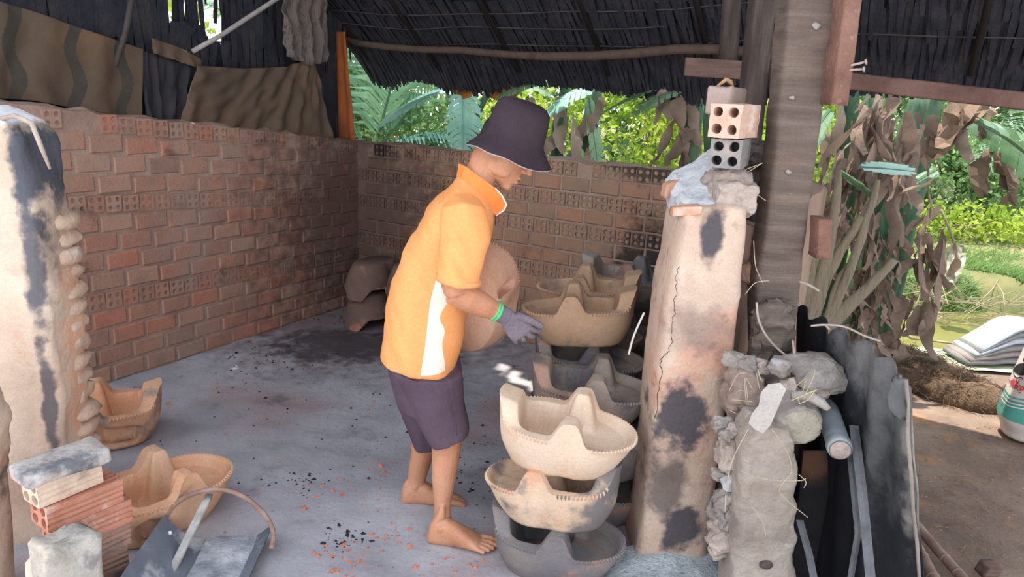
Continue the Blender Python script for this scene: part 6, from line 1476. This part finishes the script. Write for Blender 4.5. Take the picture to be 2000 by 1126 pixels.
side_poly = [at(*p, 2.27) for p in ((854, 540), (874, 556), (881, 580), (872, 594), (864, 606), (859, 618), (860, 628), (866, 640), (868, 650), (866, 660), (863, 670), (863, 682), (867, 712), (868, 730), (823, 730), (830, 680), (835, 636), (838, 610), (841, 588), (846, 566))]
def inpoly(x, z):
    c = False; n_ = len(side_poly); j = n_ - 1
    for i in range(n_):
        xi, zi, xj, zj = side_poly[i].x, side_poly[i].z, side_poly[j].x, side_poly[j].z
        if (zi > z) != (zj > z) and x < (xj - xi) * (z - zi) / (zj - zi) + xi: c = not c
        j = i
    return c
so_ = remesh('polo_shirt', shirt, .0034, 9, m_shirt, parent=person, post=folds(.015, wr1)); so_.data.materials.append(m_panel)
tag(so_, 'orange polo shirt with an off white side panel')
bm = bmesh.new(); bm.from_mesh(so_.data); O_ = ORG['person']
for a, b in zip(side_poly, side_poly[1:] + side_poly[:1]):
    d = V((b.x - a.x, 0, b.z - a.z)); L_ = d.length; d.normalize(); fs = []
    for f in bm.faces:
        c = f.calc_center_median() + O_; q = V((c.x - a.x, 0, c.z - a.z)); t = q.dot(d)
        if c.z < cf_.z + .03 and -.004 < t < L_ + .004 and (q - d * t).length < .006: fs.append(f)
    if fs:
        geom = list({v for f in fs for v in f.verts}) + list({e for f in fs for e in f.edges}) + fs
        bmesh.ops.bisect_plane(bm, geom=geom, plane_co=V((a.x, 0, a.z)) - V((O_.x, 0, O_.z)), plane_no=V((-d.z, 0, d.x)))
bm.to_mesh(so_.data); bm.free()
for p in so_.data.polygons:
    c = p.center + ORG['person']
    d_sl = (c - hlp(shR, cf_, clamp((shR.z - c.z) / (shR.z - cf_.z)))).length
    if c.z < cf_.z + .004 and abs(p.normal.y) > .3 and inpoly(c.x, c.z): p.material_index = 1
# hem stitching bands at hem and cuff
mb = MB(); r_ = crs(cf_ + V((0, 0, .004)), V((-.12, 0, -1)), .0705, .0665); mb.loft([(r_[0] - Z * .006, r_[1], r_[2]), (r_[0] + Z * .010, r_[1] * 1.005, r_[2] * 1.005)], 32, True); mk('sleeve_hem', mb, m_shirt, person and so_, smooth=True)
# collar
def band(outer, inner, Yside, th, name, m, parent):
    mb = MB(); n_ = len(outer); rows = []
    path = [(o, i, -1) for o, i in zip(reversed(outer), reversed(inner))] + [(o, i, 1) for o, i in list(zip(outer, inner))[1:]]
    def pt(p, k, sg, off): return at(p[0], p[1], YC + sg * (Yside[k] + off))
    k = list(range(n_ - 1, -1, -1)) + list(range(1, n_))
    for (o, i, sg), q in zip(path, k):
        rows.append((pt(o, q, sg, .004), pt(i, q, sg, .012), pt(i, q, sg, .012 - th), pt(o, q, sg, .004 - th)))
    for r_ in rows: mb.v += list(r_)
    for a in range(len(rows) - 1):
        for j in range(4): mb.f.append((a * 4 + j, (a + 1) * 4 + j, (a + 1) * 4 + (j + 1) % 4, a * 4 + (j + 1) % 4))
    mb.f += [(0, 1, 2, 3), tuple((len(rows) - 1) * 4 + j for j in (3, 2, 1, 0))]
    return mk(name, mb, m, parent, smooth=False)
top_ = [(896, 319), (908, 324), (926, 337), (944, 350), (962, 363), (980, 382), (990, 402)]
bot_ = [(892, 344), (900, 350), (914, 360), (930, 374), (944, 390), (956, 408), (968, 420)]
co_ = band(top_, bot_, [.0, .045, .066, .072, .070, .055, .030], .010, 'collar', m_collar, so_)
pi_ = band([(976, 379), (984, 388), (990, 401)], [(979, 382), (986, 392), (987, 405)], [.057, .048, .034], .004, 'collar_piping', m_panel, so_) if False else None
mb = MB(); mb.tube([at(966, 366, YC - .066), at(980, 381, YC - .060), at(989, 399, YC - .037), at(984, 410, YC - .034), at(969, 421, YC - .044)], [.0022, .003, .004, .0035, .002], 6); mk('collar_piping', mb, m_panel, so_, smooth=True)
# shorts
sh = MB()
sh.loft([pr((748, 672), (892, 690), .165), pr((756, 700), (896, 708), .165), pr((768, 740), (902, 748), .165), pr((780, 780), (900, 785), .16)], 30, True, 2.3)
def leg_r(rows, Yq, ry): return [((at(a, ya, Yq) + at(b, yb, Yq)) / 2, (at(b, yb, Yq) - at(a, ya, Yq)) / 2, Yv * r_) for (a, ya, b, yb), r_ in zip(rows, ry)]
sh.loft(leg_r([(770, 720, 902, 728), (792, 770, 906, 776), (818, 825, 914, 824), (838, 858, 915, 842), (842, 865, 914, 845)], Yn - .005, [.09, .088, .082, .077, .076]), 26, True, 2.2)
sh.loft(leg_r([(760, 715, 880, 725), (776, 770, 880, 776), (794, 825, 872, 824), (806, 858, 868, 857), (811, 866, 866, 863)], Yf + .005, [.09, .088, .082, .077, .076]), 26, True, 2.2)
def wr2(p):
    q = p - at(840, 780, YC); return noise.noise(V((q.x * 16 + q.z * 3, q.y * 6, q.z * 4))) + .5 * noise.noise(V((q.x * 30, q.y * 12, q.z * 10 + q.x * 9)))
sh_o = remesh('shorts', sh, .005, 5, m_short, parent=person, post=folds(.008, wr2))
mb = MB(); a = [at(876, 738, Yn - .094), at(882, 770, Yn - .093), at(890, 810, Yn - .092), at(893, 850, Yn - .084)]; mb.tube(a, .0014, 5); mk('side_seam', mb, m_short, sh_o, smooth=True)
# hat
ha = rad(15); UA = V((math.sin(ha), 0, math.cos(ha))); FA = V((math.cos(ha), 0, -math.sin(ha))); HB = at(1005, 270, YC)
def lathe(mb, prof, n=56, wob=0.0):
    rg = []
    for r_, z in prof:
        rg.append((HB + UA * z, FA * max(r_, .0005), Yv * max(r_, .0005) * .96))
    st = len(mb.v); mb.loft(rg, n, True)
    if wob:
        for i in range(st, len(mb.v)):
            p = mb.v[i]; d = p - HB; rr_ = (d - UA * d.dot(UA)).length; k = sst(.10, .145, rr_)
            mb.v[i] = p + UA * (wob * noise.noise(p * 11) * (k + .25)) + UA * (-.012 * k * (d.normalized().dot(FA)) * 0)
    return mb
mb = MB(); lathe(mb, [(.0, .124), (.045, .123), (.072, .115), (.088, .098), (.094, .065), (.099, .0), (.104, -.010), (.124, -.034), (.143, -.056), (.1445, -.059), (.143, -.060), (.122, -.040), (.102, -.016), (.094, -.004), (.085, .03), (.0, .06)], wob=.012)
hat = mk('bucket_hat', mb, m_hat, person, smooth=True, fix=True)
mb = MB(); lathe(mb, [(.1436, -.0595), (.1446, -.0605), (.1442, -.0628), (.1425, -.0620), (.1420, -.0605), (.1436, -.0595)], wob=.012); tag(mk('brim_edge', mb, m_trim, hat, smooth=True), 'pale patterned brim edge')
# hair
hr_ = MB(); hr_.ell(hd(-.012, 0, .022), (.086, .073, .082), HM); hr_.ell(hd(-.050, 0, -.014), (.042, .060, .046), HM)
for sg in (-1, 1): hr_.ell(hd(.012, .066 * sg, .012), (.016, .010, .034), HM)
remesh('hair', hr_, .005, 2, m_hair, parent=person, post=post_noise(.002, 60))
# eyes under the brim
m_eye = mat('dark eye', [S(46, 36, 34)], rough=.2, spec=.5)
for sg in (-1, 1):
    mb = MB(); mb.ell(hd(.0875, .030 * sg, .001), (.0055 * HK, .012 * HK, .0035 * HK), HM, 12, 8); mk('eye', mb, m_eye, person, smooth=True)
    mb = MB(); mb.ell(hd(.093, .030 * sg, .028), (.004, .018, .003), HM, 12, 8); mk('eyebrow', mb, m_hair, person, smooth=True)
mb = MB(); mb.ell(hd(.0985, 0, -.0695), (.0045, .019, .0012), HM, 12, 6); mk('mouth', mb, mat('lip line', [S(120, 66, 56)]), person, smooth=True)
# gloves
def hand(mb, W, d, s, n, curl, spread=.10, th_d=None):
    d = V(d).normalized(); s = V(s); s = (s - d * s.dot(d)).normalized(); n = d.cross(s) if d.cross(s).dot(V(n)) > 0 else -d.cross(s)   # n points out of the palm
    mb.loft([(W + d * x + n * o_, s * w_, n * h) for x, w_, h, o_ in ((-.012, .027, .023, 0), (.01, .029, .020, 0), (.035, .036, .019, .002), (.065, .042, .017, .002), (.088, .041, .014, .001), (.097, .036, .009, 0))], 18, True, 2.4)
    for i, (l, r_) in enumerate(((.074, .0098), (.082, .010), (.076, .0096), (.060, .0088))):
        p = W + d * (.084 - .004 * abs(i - 1)) + s * (.030 - .0205 * i); a = 0; pts = [p - d * .02, p]; dd = (d + s * spread * (1.2 - .9 * i)).normalized()
        for k, f in enumerate((.44, .31, .25)):
            a += curl[i][k] if hasattr(curl[i], '__len__') else curl[i] * (.6, 1, .8)[k]
            p = p + (dd * math.cos(a) + n * math.sin(a)) * l * f; pts.append(p)
        mb.tube(pts, [r_ * 1.1, r_ * 1.1, r_ * 1.02, r_ * .96, r_ * .85], 10); mb.ell(pts[-1], (r_ * .86,) * 3, nu=10, nv=6)
    t0 = W + d * .022 + s * .026; td = V(th_d) if th_d else (d * .75 + s * .75 + n * .35); td.normalize(); t1 = t0 + td * .040; t2 = t1 + (td + d * .35).normalized() * .032; t3 = t2 + (td + d * .6 + n * .2).normalized() * .024
    mb.tube([t0, t1, t2, t3], [.016, .0135, .0115, .0098], 10); mb.ell(t3, (.0098,) * 3, nu=10, nv=6)
    return mb
gd = V((.56, .22, -.62))
mb = MB(); hand(mb, wrR + (wrR - elR).normalized() * .012, gd, V((.75, .05, .62)), V((-.1, 1, -.1)), [.35, .45, .5, .55], .16, V((.93, .1, -.30)))
ax = (wrR - elR).normalized(); limb(mb, [wrR - ax * .030, wrR - ax * .01, wrR + ax * .015], [(.031, .028), (.030, .027), (.029, .025)])
gl = remesh('glove', mb, .003, 2, m_glove, parent=person, post=post_noise(.0012, 90)); tag(gl, 'grey violet knit glove on the right hand')
mb = MB()
for k in range(2): a = wrR - ax * (.036 - .011 * k); mb.loft([crs(a - ax * .005, ax, .0315, .0285), crs(a, ax, .034, .031), crs(a + ax * .005, ax, .0325, .0295)], 22, True)
tag(mk('cuff_edge', mb, m_green, gl, smooth=True), 'green cuff edge of the glove')
mb = MB(); hand(mb, wrL, V((.85, -.15, .5)), V((-.4, -.1, 1)), V((-.1, -1, 0)), [.35, .4, .4, .45], .06)
limb(mb, [wrL - V((.03, 0, .02)), wrL], [.031, .029]); gl2 = remesh('glove', mb, .0035, 2, m_glove, parent=person); tag(gl2, 'grey violet knit glove on the left hand behind the carried stove')
